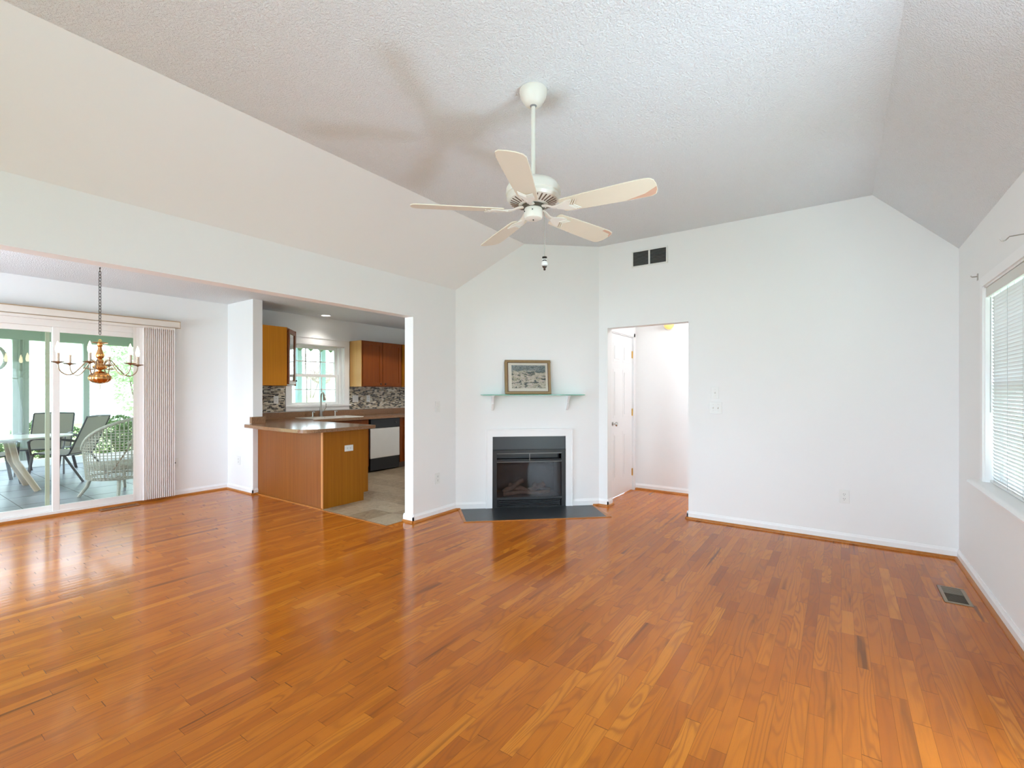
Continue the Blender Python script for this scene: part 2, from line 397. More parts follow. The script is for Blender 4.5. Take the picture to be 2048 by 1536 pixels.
LEAF2 = leafmat('tree_leaf', (.34, .42, .26), (.58, .66, .42))
PRINT = printmat()

# ------------------------------------------------------------------ room shell
XR, XL, XD, YB, YS = .76, -3.48, -6.76, 5.0, -2.6
ZW, ZF, ZD = 2.42, 2.965, 2.475
AX, AY, BX, BY = -3.48, 3.90, -2.27, 5.0
WL = math.hypot(BX - AX, BY - AY); PHI = math.atan2(BY - AY, BX - AX)
F = Matrix.Translation((AX, AY, 0)) @ Matrix.Rotation(PHI, 4, 'Z')     # frame of the angled fireplace wall, +y goes into the wall

struct('floor', MB().box(-6.9, YS - .14, -.12, .9, 6.3, 0), FLOOR, 'orange oak strip floor')
struct('floor.001', MB().prism([(-6.76, 3.045), (-3.605, 3.045), (-3.605, 3.28), (-3.6, 6.4), (-6.76, 6.4)], 0.0005, .004), TILE, 'mottled beige stone look kitchen floor')

def wall_with_holes(mb, axis, p0, p1, a0, a1, z0, z1, holes):
    """axis 'x': wall plane across x from p0 to p1, running along y a0..a1"""
    def bx(u0, u1, w0, w1):
        if u1 - u0 < 1e-4 or w1 - w0 < 1e-4: return
        if axis == 'x': mb.box(p0, u0, w0, p1, u1, w1)
        else: mb.box(u0, p0, w0, u1, p1, w1)
    u = a0
    for h0, h1, b0, b1 in sorted(holes):
        bx(u, h0, z0, z1); bx(h0, h1, z0, b0); bx(h0, h1, b1, z1); u = h1
    bx(u, a1, z0, z1); return mb
W1 = (2.60, 4.20, .725, 1.98)       # right window
D3 = (1.40, 2.38, .03, 2.05)        # added glazed door, right wall, out of view, lets lamp light in
struct('wall_right', wall_with_holes(MB(), 'x', XR, XR + .14, YS - .14, YB + .12, 0, 2.6, [W1, D3]), WALL)
OPX0, OPX1, OPZ = -2.166, -1.278, 2.025
struct('wall_back', wall_with_holes(MB(), 'y', YB, YB + .12, BX - .03, XR + .14, 0, 3.1, [(OPX0, OPX1, -.0, OPZ)]), WALL)
mb = MB()
for s0, s1, z0, z1 in ((-.0, .405, 0, 3.05), (1.242, WL, 0, 3.05), (.405, 1.242, .80, 3.05)):
    mb.box(s0, 0, z0, s1, .10, z1, F)
struct('wall_corner', mb, WALL)
mb = MB(); mb.box(XL - .12, 3.27, 0, XL, AY + .02, ZW + .1); mb.box(XL - .12, -1.0, 2.05, XL, 3.27, ZD + .15); mb.box(XL - .12, YS, 0, XL, -1.0, ZD + .15)
struct('wall_left', mb, WALL)
DS = (.38, 2.26, .0, 2.05); W2 = (3.89, 4.81, 1.09, 2.035)
struct('wall_dining', wall_with_holes(MB(), 'x', XD - .15, XD, -1.14, 6.5, 0, 2.6, [DS, W2]), WALL)
struct('wall_stub', MB().box(XD, 3.0, 0, -6.09, 3.12, ZD + .02), WALL)
struct('wall_side', wall_with_holes(MB(), 'y', -1.14, -1.0, XD, XL - .1, 0, 2.6, [(-6.3, -4.1, .6, 2.05)]), WALL)
struct('wall_front', wall_with_holes(MB(), 'y', YS - .14, YS, XL - .14, XR + .14, 0, 3.1, [(-2.95, .25, .4, 2.25)]), WALL)
mb = MB(); mb.box(XD - .1, 6.4, 0, -3.4, 6.5, 2.6); mb.box(-3.6, 3.9, 0, -3.50, 6.5, 2.6)
struct('wall_kitchen', mb, WALL)
mb = MB(); mb.box(-2.37, 5.12, 0, -2.25, 5.285, 2.6); mb.box(-2.37, 5.285, 2.03, -2.25, 6.03, 2.6); mb.box(-2.37, 6.03, 0, -2.25, 6.24, 2.6)
mb.box(-2.37, 6.12, 0, -.2, 6.24, 2.6); mb.box(-.3, 5.12, 0, -.2, 6.24, 2.6)
struct('wall_hall', mb, WALL)
# closet behind hall door
struct('wall_closet', MB().box(-3.45, 5.2, 0, -3.40, 6.3, 2.5), WALL)
# ceilings
RX, LX = .225, -2.91
struct('ceiling', MB().prism([(LX, ZF), (LX, ZF + .1), (RX + .06, ZF + .1), (XR + .14, ZW), (XR + .01, ZW - .01), (RX, ZF)][::1], YS - .1, YB + .1, 'y'), CEIL, 'white textured raised ceiling')
struct('ceiling.001', MB().prism([(XL - .005, ZW - .0), (XL - .09, ZW + .06), (LX - .05, ZF + .08), (LX, ZF + .08), (LX, ZF)], YS - .1, YB + .1, 'y'), WALL, 'smooth white sloped side of the raised ceiling')
struct('ceiling.002', MB().box(XD - .1, -1.1, ZD, XL - .06, 6.5, ZD + .1), CEIL, 'flat white ceiling over dining area and kitchen')
struct('ceiling.003', MB().box(-2.4, 5.10, 2.44, -.2, 6.24, 2.54), WALL, 'flat white ceiling of the back hall')

# baseboards and oak shoe
def run(mb, sh, p, q, nrm, h=.078, t=.013):
    """board from p to q; nrm points into the room"""
    p = Vector((p[0], p[1], 0)); q = Vector((q[0], q[1], 0)); d = (q - p); L = d.length; d.normalize(); nn = Vector((nrm[0], nrm[1], 0)).normalized()
    mt = Matrix((( d.x, nn.x, 0, p.x), (d.y, nn.y, 0, p.y), (0, 0, 1, 0), (0, 0, 0, 1)))
    prof = [(0, 0), (t, 0), (t, h * .72), (t * .75, h * .80), (t * .5, h * .9), (t * .35, h), (0, h)]
    vs = []; k = len(prof)
    for x in (0, L):
        for a, b in prof: vs.append(mt @ Vector((x, a, b)))
    mb.add(vs, [tuple(range(k)), tuple(range(2 * k - 1, k - 1, -1))] + [(i, (i + 1) % k, k + (i + 1) % k, k + i) for i in range(k)])
    if sh is not None:
        pr = [(t, 0)] + [(t + .018 * cos(a), .020 * sin(a)) for a in [i * pi / 8 for i in range(5)]]
        vs = []; k = len(pr)
        for x in (0, L):
            for a, b in pr: vs.append(mt @ Vector((x, a, b)))
        sh.add(vs, [tuple(range(k)), tuple(range(2 * k - 1, k - 1, -1))] + [(i, (i + 1) % k, k + (i + 1) % k, k + i) for i in range(k)])
def board(side, k, runs):
    a, s = MB(), MB()
    for r in runs: run(a, s, *r)
    struct('baseboard_' + side, a, TRIM); struct('trim_%d' % k, s, SHOE, 'oak shoe moulding along the floor')
board('right', 1, [((XR, 2.38), (XR, YB), (-1, 0)), ((XR, YS), (XR, 1.40), (-1, 0))])
board('back', 2, [((OPX1 - .013, YB), (XR, YB), (0, -1)), ((BX, YB), (OPX0 + .013, YB), (0, -1)), ((OPX0, YB - .013), (OPX0, YB + .12), (1, 0)), ((OPX1, YB - .013), (OPX1, YB + .12), (-1, 0))])
exv = Vector((cos(PHI), sin(PHI))); nv = (sin(PHI), -cos(PHI))
P45 = lambda s: (AX + exv.x * s, AY + exv.y * s)
a, s_ = MB(), MB()
run(a, None, P45(0), P45(.335), nv); run(a, None, P45(1.317), P45(WL), nv)
run(s_, None, P45(0), P45(.05), nv, .02, .03); run(s_, None, P45(1.56), P45(WL), nv, .02, .03)
struct('baseboard_corner', a, TRIM); struct('trim_3', s_, SHOE, 'short oak shoe beside the hearth')
board('left', 4, [((XL, 3.257), (XL, AY), (1, 0)), ((XL - .133, 3.27), (XL + .013, 3.27), (0, -1))])
board('stub', 5, [((XD, 3.0), (-6.077, 3.0), (0, -1)), ((-6.09, 2.987), (-6.09, 3.06), (1, 0))])
board('dining', 6, [((XD, 2.26), (XD, 3.0), (1, 0)), ((XD, -1.0), (XD, .38), (1, 0))])
board('hall', 7, [((-2.25, 6.12), (-.3, 6.12), (0, -1)), ((-2.25, 6.075), (-2.25, 6.12), (1, 0))])
struct('trim_8', MB().box(-6.76, .36, 0, -6.735, 2.28, .022), SHOE, 'oak strip under the sliding door')
struct('trim_9', MB().box(-6.09, 3.035, 0, -4.69, 3.056, .012).box(-4.69, 3.030, 0, -3.60, 3.044, .005).box(-3.605, 3.03, 0, -3.595, 3.26, .005), SHOE, 'thin oak edge between wood floor and kitchen tile')

# ------------------------------------------------------------------ windows and doors
def sash(mb, Y0, Y1, z0, z1, x0, x1, st=.04):
    mb.box(x0, Y0, z0, x1, Y0 + st, z1); mb.box(x0, Y1 - st, z0, x1, Y1, z1)
    mb.box(x0, Y0 + st, z0, x1, Y1 - st, z0 + st); mb.box(x0, Y0 + st, z1 - st, x1, Y1 - st, z1)
def double_hung(root, Y0, Y1, z0, z1, xi, sgn, cols, rows):
    """xi: inner plane of the sashes, sgn: outward direction"""
    zm = (z0 + z1) / 2
    for (a, b, dx) in ((z0, zm + .02, 0), (zm - .02, z1, .035)):
        f = MB(); x0 = xi + sgn * dx; x1 = x0 + sgn * .032; sash(f, Y0, Y1, a, b, x0, x1, .042)
        for i in range(1, cols): y = Y0 + .042 + (Y1 - Y0 - .084) * i / cols; f.box(x0 + sgn * .01, y - .007, a + .04, x0 + sgn * .022, y + .007, b - .04)
        for i in range(1, rows): z = a + .042 + (b - a - .084) * i / rows; f.box(x0 + sgn * .01, Y0 + .04, z - .007, x0 + sgn * .022, Y1 - .04, z + .007)
        s = wpart(f, 'sash', TRIM, root)
        wpart(MB().box(x0 + sgn * .014, Y0 + .04, a + .04, x0 + sgn * .018, Y1 - .04, b - .04), 'pane', GLASS, s)
def sthing(name, loc, label):
    o = bpy.data.objects.new(name, None); C.objects.link(o); o.location = loc; o['kind'] = 'structure'; o['label'] = label; return o
# window_1: pair of double hung windows in the right wall
w = sthing('window_1', (XR, 3.4, .725), 'white double hung window pair in the right wall')
f = MB(); y0, y1, z0, z1 = W1
f.box(XR - .012, y1, z0 - .01, XR, y1 + .06, z1 + .06).box(XR - .012, y0 - .06, z0 - .01, XR, y0, z1 + .06).box(XR - .012, y0, z1, XR, y1, z1 + .06)
f.box(XR, y1 - .012, z0, XR + .12, y1, z1).box(XR, y0, z0, XR + .12, y0 + .012, z1).box(XR, y0, z1 - .012, XR + .12, y1, z1).box(XR + .07, 3.37, z0, XR + .13, 3.43, z1)
wpart(f, 'casing', TRIM, w)
z0 += .004; sl = MB(); prof = [(XR + .10, z0), (XR - .045, z0), (XR - .062, z0 - .006), (XR - .070, z0 - .018), (XR - .066, z0 - .030), (XR - .052, z0 - .036), (XR, z0 - .038), (XR, z0 - .01), (XR + .10, z0 - .01)]
sl.add([(x, y0 - .10, z) for x, z in prof] + [(x, y1 + .10, z) for x, z in prof], [tuple(range(9)), tuple(range(17, 8, -1))] + [(i, (i + 1) % 9, 9 + (i + 1) % 9, 9 + i) for i in range(9)])
wpart(sl, 'window_sill', TRIM, w, smooth=40)
double_hung(w, 3.43, y1 - .012, z0, z1 - .012, XR + .075, 1, 2, 2)
double_hung(w, y0 + .012, 3.37, z0, z1 - .012, XR + .075, 1, 2, 2)
# window_2: over the kitchen sink
w = sthing('window_2', (XD, 4.35, 1.09), 'white double hung window over the kitchen sink')
f = MB(); y0, y1, z0, z1 = W2
f.box(XD, y0 - .09, z0 - .02, XD + .018, y0, z1 + .10).box(XD, y1, z0 - .02, XD + .018, y1 + .09, z1 + .10).box(XD, y0, z1, XD + .018, y1, z1 + .10)
f.box(XD, y0 - .09, z1 + .10, XD + .026, y1 + .09, z1 + .115)
f.box(XD - .13, y0, z0, XD, y0 + .015, z1).box(XD - .13, y1 - .015, z0, XD, y1, z1).box(XD - .13, y0, z1 - .015, XD, y1, z1)
wpart(f, 'casing', TRIM, w)
wpart(MB().box(XD - .13, y0 + .001, z0 - .002, XD, y1 - .001, z0 + .004).box(XD, y0 - .11, z0 - .025, XD + .045, y1 + .11, z0 + .004).box(XD, y0 - .09, z0 - .085, XD + .014, y1 + .09, z0 - .025), 'window_sill', TRIM, w, bevel=.004)
double_hung(w, y0 + .015, y1 - .06, z0, z1 - .015, XD - .08, -1, 3, 2)
wpart(MB().box(XD - .12, y1 - .06, z0, XD - .06, y1 - .015, z1), 'jamb_track', TRIM, w)
# unseen windows added behind the camera to let fill light in
def fixed_window(name, x0, x1, z0, z1, y, label, cols):
    w = sthing(name, ((x0 + x1) / 2, y, z0), label); f = MB(); dx = (x1 - x0) / cols
    f.box(x0 - .06, y + .0, z0 - .06, x1 + .06, y + .012, z0).box(x0 - .06, y, z1, x1 + .06, y + .012, z1 + .06).box(x0 - .06, y, z0, x0, y + .012, z1).box(x1, y, z0, x1 + .06, y + .012, z1)
    for i in range(cols):
        a, b = x0 + i * dx, x0 + (i + 1) * dx
        f.box(a, y - .1, z0, a + .04, y - .05, z1).box(b - .04, y - .1, z0, b, y - .05, z1).box(a, y - .1, z0, b, y - .05, z0 + .05).box(a, y - .1, z1 - .05, b, y - .05, z1)
        f.box(a, y - .09, (z0 + z1) / 2 - .02, b, y - .06, (z0 + z1) / 2 + .02)
    wpart(f, 'window_frame', TRIM, w)
    for i in range(cols):
        a = x0 + i * dx; wpart(MB().box(a + .04, y - .078, z0 + .05, a + dx - .04, y - .074, z1 - .05), 'pane', GLASS, w)
fixed_window('added_window_3', -2.95, .25, .4, 2.25, YS, 'unseen wide window added in the front wall for fill light', 4)
fixed_window('added_window_4', -6.3, -4.1, .6, 2.05, -1.0, 'unseen window added at the near end of the dining area for fill light', 3)
# door_1: sliding glass door
d = sthing('door_1', (XD, 1.3, 0), 'almond framed sliding glass door to the sun porch')
f = MB().box(XD - .13, .38, 0, XD + .004, .43, 2.05).box(XD - .13, 2.21, 0, XD + .004, 2.26, 2.05).box(XD - .13, .43, 1.985, XD + .004, 2.21, 2.05).box(XD - .13, .43, 0, XD + .004, 2.21, .045)
f.box(XD + .0, .30, 2.05, XD + .012, 2.34, 2.12).box(XD, .30, 0, XD + .012, .38, 2.05).box(XD, 2.26, 0, XD + .012, 2.34, 2.05)
wpart(f, 'door_frame', ALMOND, d)
for (a, b, xo) in ((1.285, 2.21, -.045), (.43, 1.345, -.09)):
    f = MB(); x0, x1 = XD + xo, XD + xo + .035; f.box(x0, a, .045, x1, a + .055, 1.985).box(x0, b - .055, .045, x1, b, 1.985).box(x0, a + .055, .045, x1, b - .055, .105).box(x0, a + .055, 1.93, x1, b - .055, 1.985)
    p = wpart(f, 'sliding_panel', ALMOND, d, bevel=.003)
    wpart(MB().box(x0 + .014, a + .055, .105, x0 + .019, b - .055, 1.93), 'pane', GLASS, p)
wpart(MB().box(XD - .14, 1.250, .045, XD - .125, 1.284, 1.985).box(XD - .14, .43, .045, XD - .125, .46, 1.985).box(XD - .14, .46, 1.95, XD - .125, 1.250, 1.985), 'screen_frame', mat('olive_screen_frame', (.46, .46, .34), .5), d)
# door_2: six panel closet door in the hall
d = sthing('door_2', (-2.25, 5.66, 0), 'white six panel closet door in the back hall')
x = -2.262; f = MB().box(x - .035, 5.300, .012, x, 6.018, 2.012)
for (a, b) in ((5.385, 5.60), (5.70, 5.925)):
    for (c, e) in ((.22, .80), (.98, 1.58), (1.67, 1.90)):
        f.prism([(0, 0)] * 0 or [(a, c), (b, c), (b, e), (a, e)], x, x + .003, 'x')
        f.prism([(a + .035, c + .035), (b - .035, c + .035), (b - .035, e - .035), (a + .035, e - .035)], x + .003, x + .009, 'x')
leaf = wpart(f, 'door_leaf', TRIM, d, bevel=.002)
kn = MB().lathe([(.0, 0), (.026, .001), (.026, .006), (.010, .010), (.010, .035), (.024, .042), (.028, .055), (.022, .066), (0, .07)], (0, 0, 0), 18, Matrix.Translation((x, 5.365, .91)) @ Matrix.Rotation(pi / 2, 4, 'Y'))
wpart(kn, 'knob', CHROME, d, smooth=40)
for z in (.24, 1.03, 1.79):
    wpart(MB().box(x - .01, 6.005, z - .045, x + .003, 6.045, z + .045).tube([(x + .006, 6.022, z - .048), (x + .006, 6.022, z + .048)], .006), 'hinge', POLBRASS, d)
wpart(MB().box(-2.25, 6.025, 0, -2.236, 6.075, 2.07).box(-2.25, 5.23, 0, -2.236, 5.285, 2.07).box(-2.25, 5.23, 2.025, -2.236, 6.075, 2.085).box(-2.30, 5.285, 2.014, -2.25, 6.025, 2.03), 'casing', TRIM, d)
# added_door_3: unseen glazed door added in the right wall to let lamp light in
d = sthing('added_door_3', (XR, 1.89, 0), 'unseen white glazed door added in the right wall for lamp light')
f = MB(); a, b, z0, z1 = D3; x0, x1 = XR + .04, XR + .085
f.box(x0, a, z0, x1, a + .11, z1).box(x0, b - .11, z0, x1, b, z1).box(x0, a, z0, x1, b, z0 + .08).box(x0, a, z1 - .12, x1, b, z1)
f.box(XR - .012, a - .06, 0, XR, a, z1 + .06).box(XR - .012, b, 0, XR, b + .06, z1 + .06).box(XR - .012, a, z1, XR, b, z1 + .06)
wpart(f, 'door_frame', TRIM, d); wpart(MB().box(x0 + .02, a + .11, z0 + .08, x0 + .024, b - .11, z1 - .12), 'pane', GLASS, d)
# ------------------------------------------------------------------ ceiling fan
FX, FY = -1.385, 2.19
fan = thing('ceiling_fan', 'white five-blade ceiling fan hanging on a long rod', 'ceiling fan', (FX, FY, ZF))
b = MB().lathe([(0, 0), (.076, -.001), (.077, -.012), (.070, -.040), (.048, -.075), (.036, -.084), (.016, -.086), (.012, -.086)], seg=36)
can_ = b.build('canopy', FANW, fan, smooth=50)
MB().lathe([(0, -.062), (.022, -.064), (.024, -.078), (.016, -.09), (.012, -.092)], seg=20).build('hanger_ball', mat('grey_rubber', (.25, .25, .25), .5), can_, smooth=40)
MB().lathe([(0, -.07), (.0115, -.071), (.0115, -.50), (.019, -.502), (.020, -.535), (0, -.536)], seg=20).build('downrod', FANW, fan, smooth=40)
hz = -.50
b = MB().lathe([(0, hz), (.045, hz), (.10, hz - .008), (.134, hz - .022), (.148, hz - .042), (.151, hz - .062), (.151, hz - .078), (.144, hz - .082), (.146, hz - .098), (.136, hz - .112), (.070, hz - .134), (.055, hz - .136), (0, hz - .136)], seg=48)
hous = b.build('motor_housing', FANW, fan, smooth=35)
sl = MB()
for i in range(30):
    a = 2 * pi * i / 30
    mt = Matrix.Rotation(a, 4, 'Z') @ Matrix.Translation((.104, 0, hz - .1222)) @ Matrix.Rotation(math.atan2(.022, .066), 4, 'Y').inverted()
    sl.box(-.024, -.0042, -.002, .024, .0042, .0016, mt)
sl.build('cooling_slots', mat('brown_slot', (.16, .11, .08), .6), hous)
MB().lathe([(0, hz - .13), (.062, hz - .136), (.064, hz - .146), (.052, hz - .152), (0, hz - .152)], seg=30).build('flywheel', mat('dark_motor_ring', (.09, .085, .06), .5), fan, smooth=40)
b = MB().lathe([(0, hz - .148), (.047, hz - .150), (.050, hz - .156), (.050, hz - .196), (.046, hz - .206), (.038, hz - .210), (0, hz - .211)], seg=36)
sw = b.build('switch_housing', FANW, fan, smooth=40)
for a in (-1.1, -2.2, 1.0): MB().ball((.051 * cos(a), .051 * sin(a), hz - .172), .0035, 1, 8, 6).build('screw', DARK, sw)
MB().ball((0, 0, hz - .213), .004, 1, 8, 6).build('screw', DARK, sw)
ang0 = 5.5
for k in range(5):
    a = R(ang0 + 72 * k); Rz = Matrix.Rotation(a, 4, 'Z')
    pitch = Matrix.Rotation(R(-13), 4, 'X'); bz = hz - .165
    # paddle outline
    out = [(.175, -.054), (.30, -.062), (.50, -.070), (.60, -.072), (.642, -.066), (.660, -.048), (.666, -.012), (.664, .030), (.652, .060), (.63, .072), (.50, .070), (.30, .062), (.175, .054), (.165, .040), (.165, -.040)]
    mt = Rz @ Matrix.Translation((0, 0, bz)) @ pitch
    bl = MB().prism(out, -.003, .003, 'z', mt).build('blade', BLADE, fan, bevel=.0015)
    ir = MB()
    ir.tube([Rz @ Vector(p) for p in ((.050, 0, hz - .146), (.085, 0, hz - .150), (.120, 0, hz - .166), (.165, 0, bz - .004))], (.017, .005), 10)
    mt2 = mt @ Matrix.Translation((0, 0, -.0055))
    ir.prism([(.14, -.012), (.20, -.040), (.235, -.040), (.215, 0), (.235, .040), (.20, .040), (.14, .012)], -.003, .002, 'z', mt2)
    for j, o_ in enumerate((.0, .013, .026)):
        for sg in (-1, 1):
            p0 = mt2 @ Vector((.222 + o_ - .012, 0, -.003)); p1 = mt2 @ Vector((.245 + o_ - .005, sg * .040, -.003))
            ir.tube([p0, p1], .0028, 6)
    ir.build('blade_iron', FANW, bl, smooth=40)
    if k in (0, 1):
        st = MB()
        if k == 0: st.prism([(.50, .0655), (.62, .0675), (.648, .056), (.661, .025), (.664, 0), (.60, .040)], -.0034, -.0020, 'z', mt)
        else: st.prism([(.56, -.0675), (.61, -.0675), (.648, -.056), (.664, -.02), (.650, -.025), (.635, -.046), (.56, -.050)], -.0034, -.0020, 'z', mt)
        st.build('worn_patch', STAIN, bl); 
cx_, cy_ = .050, .030
ch = MB().tube([(cx_ - .004, cy_, hz - .168), (cx_ + .004, cy_, hz - .185), (cx_ + .004, cy_, hz - .42)], .0016, 6)
for i in range(26): ch.ball((cx_ + .004, cy_, hz - .19 - i * .009), .0024, 1, 6, 4)
pc = ch.build('pull_chain', STEEL, fan)
c0 = (cx_ + .004, cy_, hz - .458)
MB().lathe([(0, .030), (.012, .028), (.014, .024), (.006, .019), (.015, .011), (.0175, 0), (.014, -.012), (0, -.016)], c0, 18).build('pull_knob', WHITE, pc, smooth=50)
b = MB().lathe([(0, .042), (.013, .040), (.014, .034), (.005, .030), (.012, .020), (.006, .018)], c0, 16)
b.build('knob_crown', IRON, pc, smooth=40)
b = MB().lathe([(.0155, -.008), (.012, -.016), (.006, -.022), (.005, -.026), (.007, -.031), (0, -.036)], c0, 16)
b.build('knob_cap', IRON, pc, smooth=40)

# ------------------------------------------------------------------ chandelier
HX, HY = -5.72, 1.41
chd = thing('chandelier', 'brass six-arm candle chandelier hanging on a dark chain over the dining area', 'chandelier', (HX, HY, ZD))
z0 = 1.79 - ZD
m_ = MB().tube([(-.012, 0, 0), (-.010, 0, -.012), (0, 0, -.02), (.010, 0, -.012), (.012, 0, 0)], .003, 8).tube([(0, 0, -.018), (0, 0, -.045)], .003)
m_.build('ceiling_hook', IRON, chd)
n_l = 20; zt = -.040; step = (abs(z0) - .055 - .04) / n_l
m_ = MB()
for i in range(n_l):
    zc = zt - step * (i + .5); hgt = step * .72; a = 0.6 + (i % 2) * pi / 2
    m_.tube([(cos(a) * .0105 * cos(t), sin(a) * .0105 * cos(t), zc + hgt * sin(t)) for t in [2 * pi * j / 14 for j in range(14)]], .0024, 6, True)
m_.build('chain', IRON, chd)
m_ = MB().tube([(.018 * cos(t), 0, z0 - .028 + .022 * sin(t) + .014) for t in [2 * pi * j / 18 for j in range(18)]], .0022, 6, True)
m_.tube([(.010 * cos(t + .5) + .004, .010 * cos(t), z0 - .012 + .018 * sin(t)) for t in [2 * pi * j / 14 for j in range(14)]], .002, 6, True)
m_.build('hanging_ring', POLBRASS, chd)
Z = lambda v: 1.31 + (782 - v) * 4.434 / 940 - ZD
prof = [(0, Z(683)), (.010, Z(683.2)), (.014, Z(684.5)), (.058, Z(685)), (.060, Z(686)), (.050, Z(687)), (.020, Z(688)), (.018, Z(690)), (.022, Z(692)), (.014, Z(694)), (.016, Z(699)), (.030, Z(708)), (.034, Z(712)), (.026, Z(716)),
        (.016, Z(718)), (.024, Z(720)), (.030, Z(723)), (.026, Z(726)), (.034, Z(729)), (.052, Z(732.5)), (.056, Z(735)), (.044, Z(738)), (.016, Z(740)), (.012, Z(742)), (.016, Z(744))]
body = MB().lathe(prof, seg=32).build('column', BRASS, chd, smooth=35)
MB().lathe([(.014, Z(742)), (.040, Z(744)), (.066, Z(748)), (.081, Z(753)), (.084, Z(757)), (.076, Z(761.5)), (.050, Z(765.5)), (.014, Z(767.3)), (0, Z(767.5))], seg=72, flute=.035, fn=14).build('bowl_finial', BRASS, chd, smooth=45)
MB().tube([(.0075 * cos(t), 0, Z(773) + .026 * sin(t)) for t in [2 * pi * j / 18 for j in range(18)]], .0028, 6, True).build('finial_ring', PEWTER, chd)
for k in range(6):
    a = R(92.9 + 60 * k); ca, sa = cos(a), sin(a)
    ctrl = [(.035, Z(729)), (.055, Z(721)), (.085, Z(721)), (.112, Z(728)), (.150, Z(739)), (.190, Z(748.5)), (.228, Z(751)), (.266, Z(747)), (.290, Z(739)), (.295, Z(729.5))]
    pts = []
    for i in range(len(ctrl) - 1):        # catmull-rom
        p0, p1, p2, p3 = ctrl[max(i - 1, 0)], ctrl[i], ctrl[i + 1], ctrl[min(i + 2, len(ctrl) - 1)]
        for t in (0, .33, .66):
            q = [.5 * ((2 * p1[j]) + (-p0[j] + p2[j]) * t + (2 * p0[j] - 5 * p1[j] + 4 * p2[j] - p3[j]) * t * t + (-p0[j] + 3 * p1[j] - 3 * p2[j] + p3[j]) * t ** 3) for j in (0, 1)]
            pts.append(q)
    pts.append(ctrl[-1])
    arm = MB().tube([(ca * p[0], sa * p[0], p[1]) for p in pts], .0052, 8).tube([(ca * (.05 + .03 * i), sa * (.05 + .03 * i), Z(738) - .006 * sin(i * 2.2)) for i in range(3)], .004, 6).ball((ca * .115, sa * .115, Z(737)), .008)
    ao = arm.build('arm', PEWTER, chd, smooth=60)
    c0 = (ca * .295, sa * .295, 0)
    MB().lathe([(.006, Z(731)), (.012, Z(729.5)), (.045, Z(727.5)), (.050, Z(726.5)), (.047, Z(726.2)), (.012, Z(728)), (0, Z(728))], c0, 24).build('drip_pan', PEWTER, ao, smooth=50)
    MB().lathe([(0, Z(728)), (.0125, Z(728)), (.0125, Z(709.5)), (0, Z(709.5))], c0, 16).build('candle_sleeve', mat('ivory_candle', (.72, .58, .48), .5) if k == 0 else bpy.data.materials['ivory_candle'], ao, smooth=40)
    MB().lathe([(0, Z(710)), (.009, Z(709.8)), (.016, Z(705)), (.017, Z(701.5)), (.012, Z(695)), (.005, Z(690)), (0, Z(687.5))], c0, 16).build('bulb', BULB, ao, smooth=60)

# ------------------------------------------------------------------ fireplace, in the frame of the angled wall
def wall_thing(name, label, cat, s, z, group=None, off=0):
    p = F @ Vector((s, -off, z)); return thing(name, label, cat, p, PHI, group)
fp = wall_thing('fireplace', 'black gas fireplace set low in the angled wall with white surround', 'fireplace', .8235, 0)
cS = .8235; hw = .4185
def lb(mb, s0, y0, z0, s1, y1, z1): return mb.box(s0 - cS, y0, z0, s1 - cS, y1, z1)
su = MB(); lb(su, .335, -.018, 0, .405, 0, .875); lb(su, 1.242, -.018, 0, 1.317, 0, .875); lb(su, .405, -.018, .80, 1.242, 0, .875)
lb(su, .330, -.024, 0, .345, 0, .885); lb(su, 1.307, -.024, 0, 1.322, 0, .885); lb(su, .330, -.024, .868, 1.322, 0, .885)
su.build('surround', TRIM, fp, bevel=.003)
fr = MB(); lb(fr, .408, -.006, .655, 1.239, .012, .797); fr.build('header_panel', mat('slate_blue_black_panel', (.040, .047, .054), .30), fp)
fr = MB()
lb(fr, .408, -.014, .0, .455, .02, .655); lb(fr, 1.192, -.014, 0, 1.239, .02, .655); lb(fr, .455, -.014, .612, 1.192, .02, .655)
lb(fr, .455, -.014, .508, 1.192, .02, .532); lb(fr, .455, -.012, .0, 1.192, .02, .012); lb(fr, .455, -.010, .092, 1.192, .02, .118)
lb(fr, .455, .10, .53, 1.192, .12, .655); lb(fr, .44, .03, .0, 1.207, .04, .100); lb(fr, .455, .02, .532, 1.192, .10, .54); lb(fr, .408, -.022, .635, 1.239, 0, .650)
fr.build('firebox_frame', BLACK, fp, bevel=.002)
fr = MB(); lb(fr, .455, -.020, .606, 1.192, -.012, .614); lb(fr, .822, -.022, .53, .828, -.012, .612); lb(fr, .455, -.018, .512, 1.192, -.012, .517)
fr.build('hood_bar', mat('worn_dark_steel', (.16, .155, .15), .3, metal=.8), fp)
fr = MB()
for i in range(4):
    z = .018 + i * .019
    fr.box(-hw + .075, -.016, z, hw - .075, .006, z + .008)
fr.build('lower_louver', BLACK, fp, bevel=.001)
gl = MB(); lb(gl, .455, -.004, .118, 1.192, .002, .508); gl.build('glass_front', GLASSD, fp)
fr = MB(); lb(fr, .455, .38, .10, 1.192, .40, .53); lb(fr, .44, .02, .10, .458, .40, .53); lb(fr, 1.19, .02, .10, 1.207, .40, .53); lb(fr, .455, .02, .09, 1.192, .40, .11); lb(fr, .455, .02, .53, 1.192, .40, .54)
lb(fr, .40, .01, -.0, .412, .42, .66); lb(fr, 1.236, .01, 0, 1.248, .42, .66); lb(fr, .40, .40, 0, 1.248, .42, .66); lb(fr, .40, .02, .655, 1.248, .42, .665)
fr.build('fire_chamber', mat('grey_firebrick', (.14, .13, .12), .9, var=.25, bump=.3), fp)
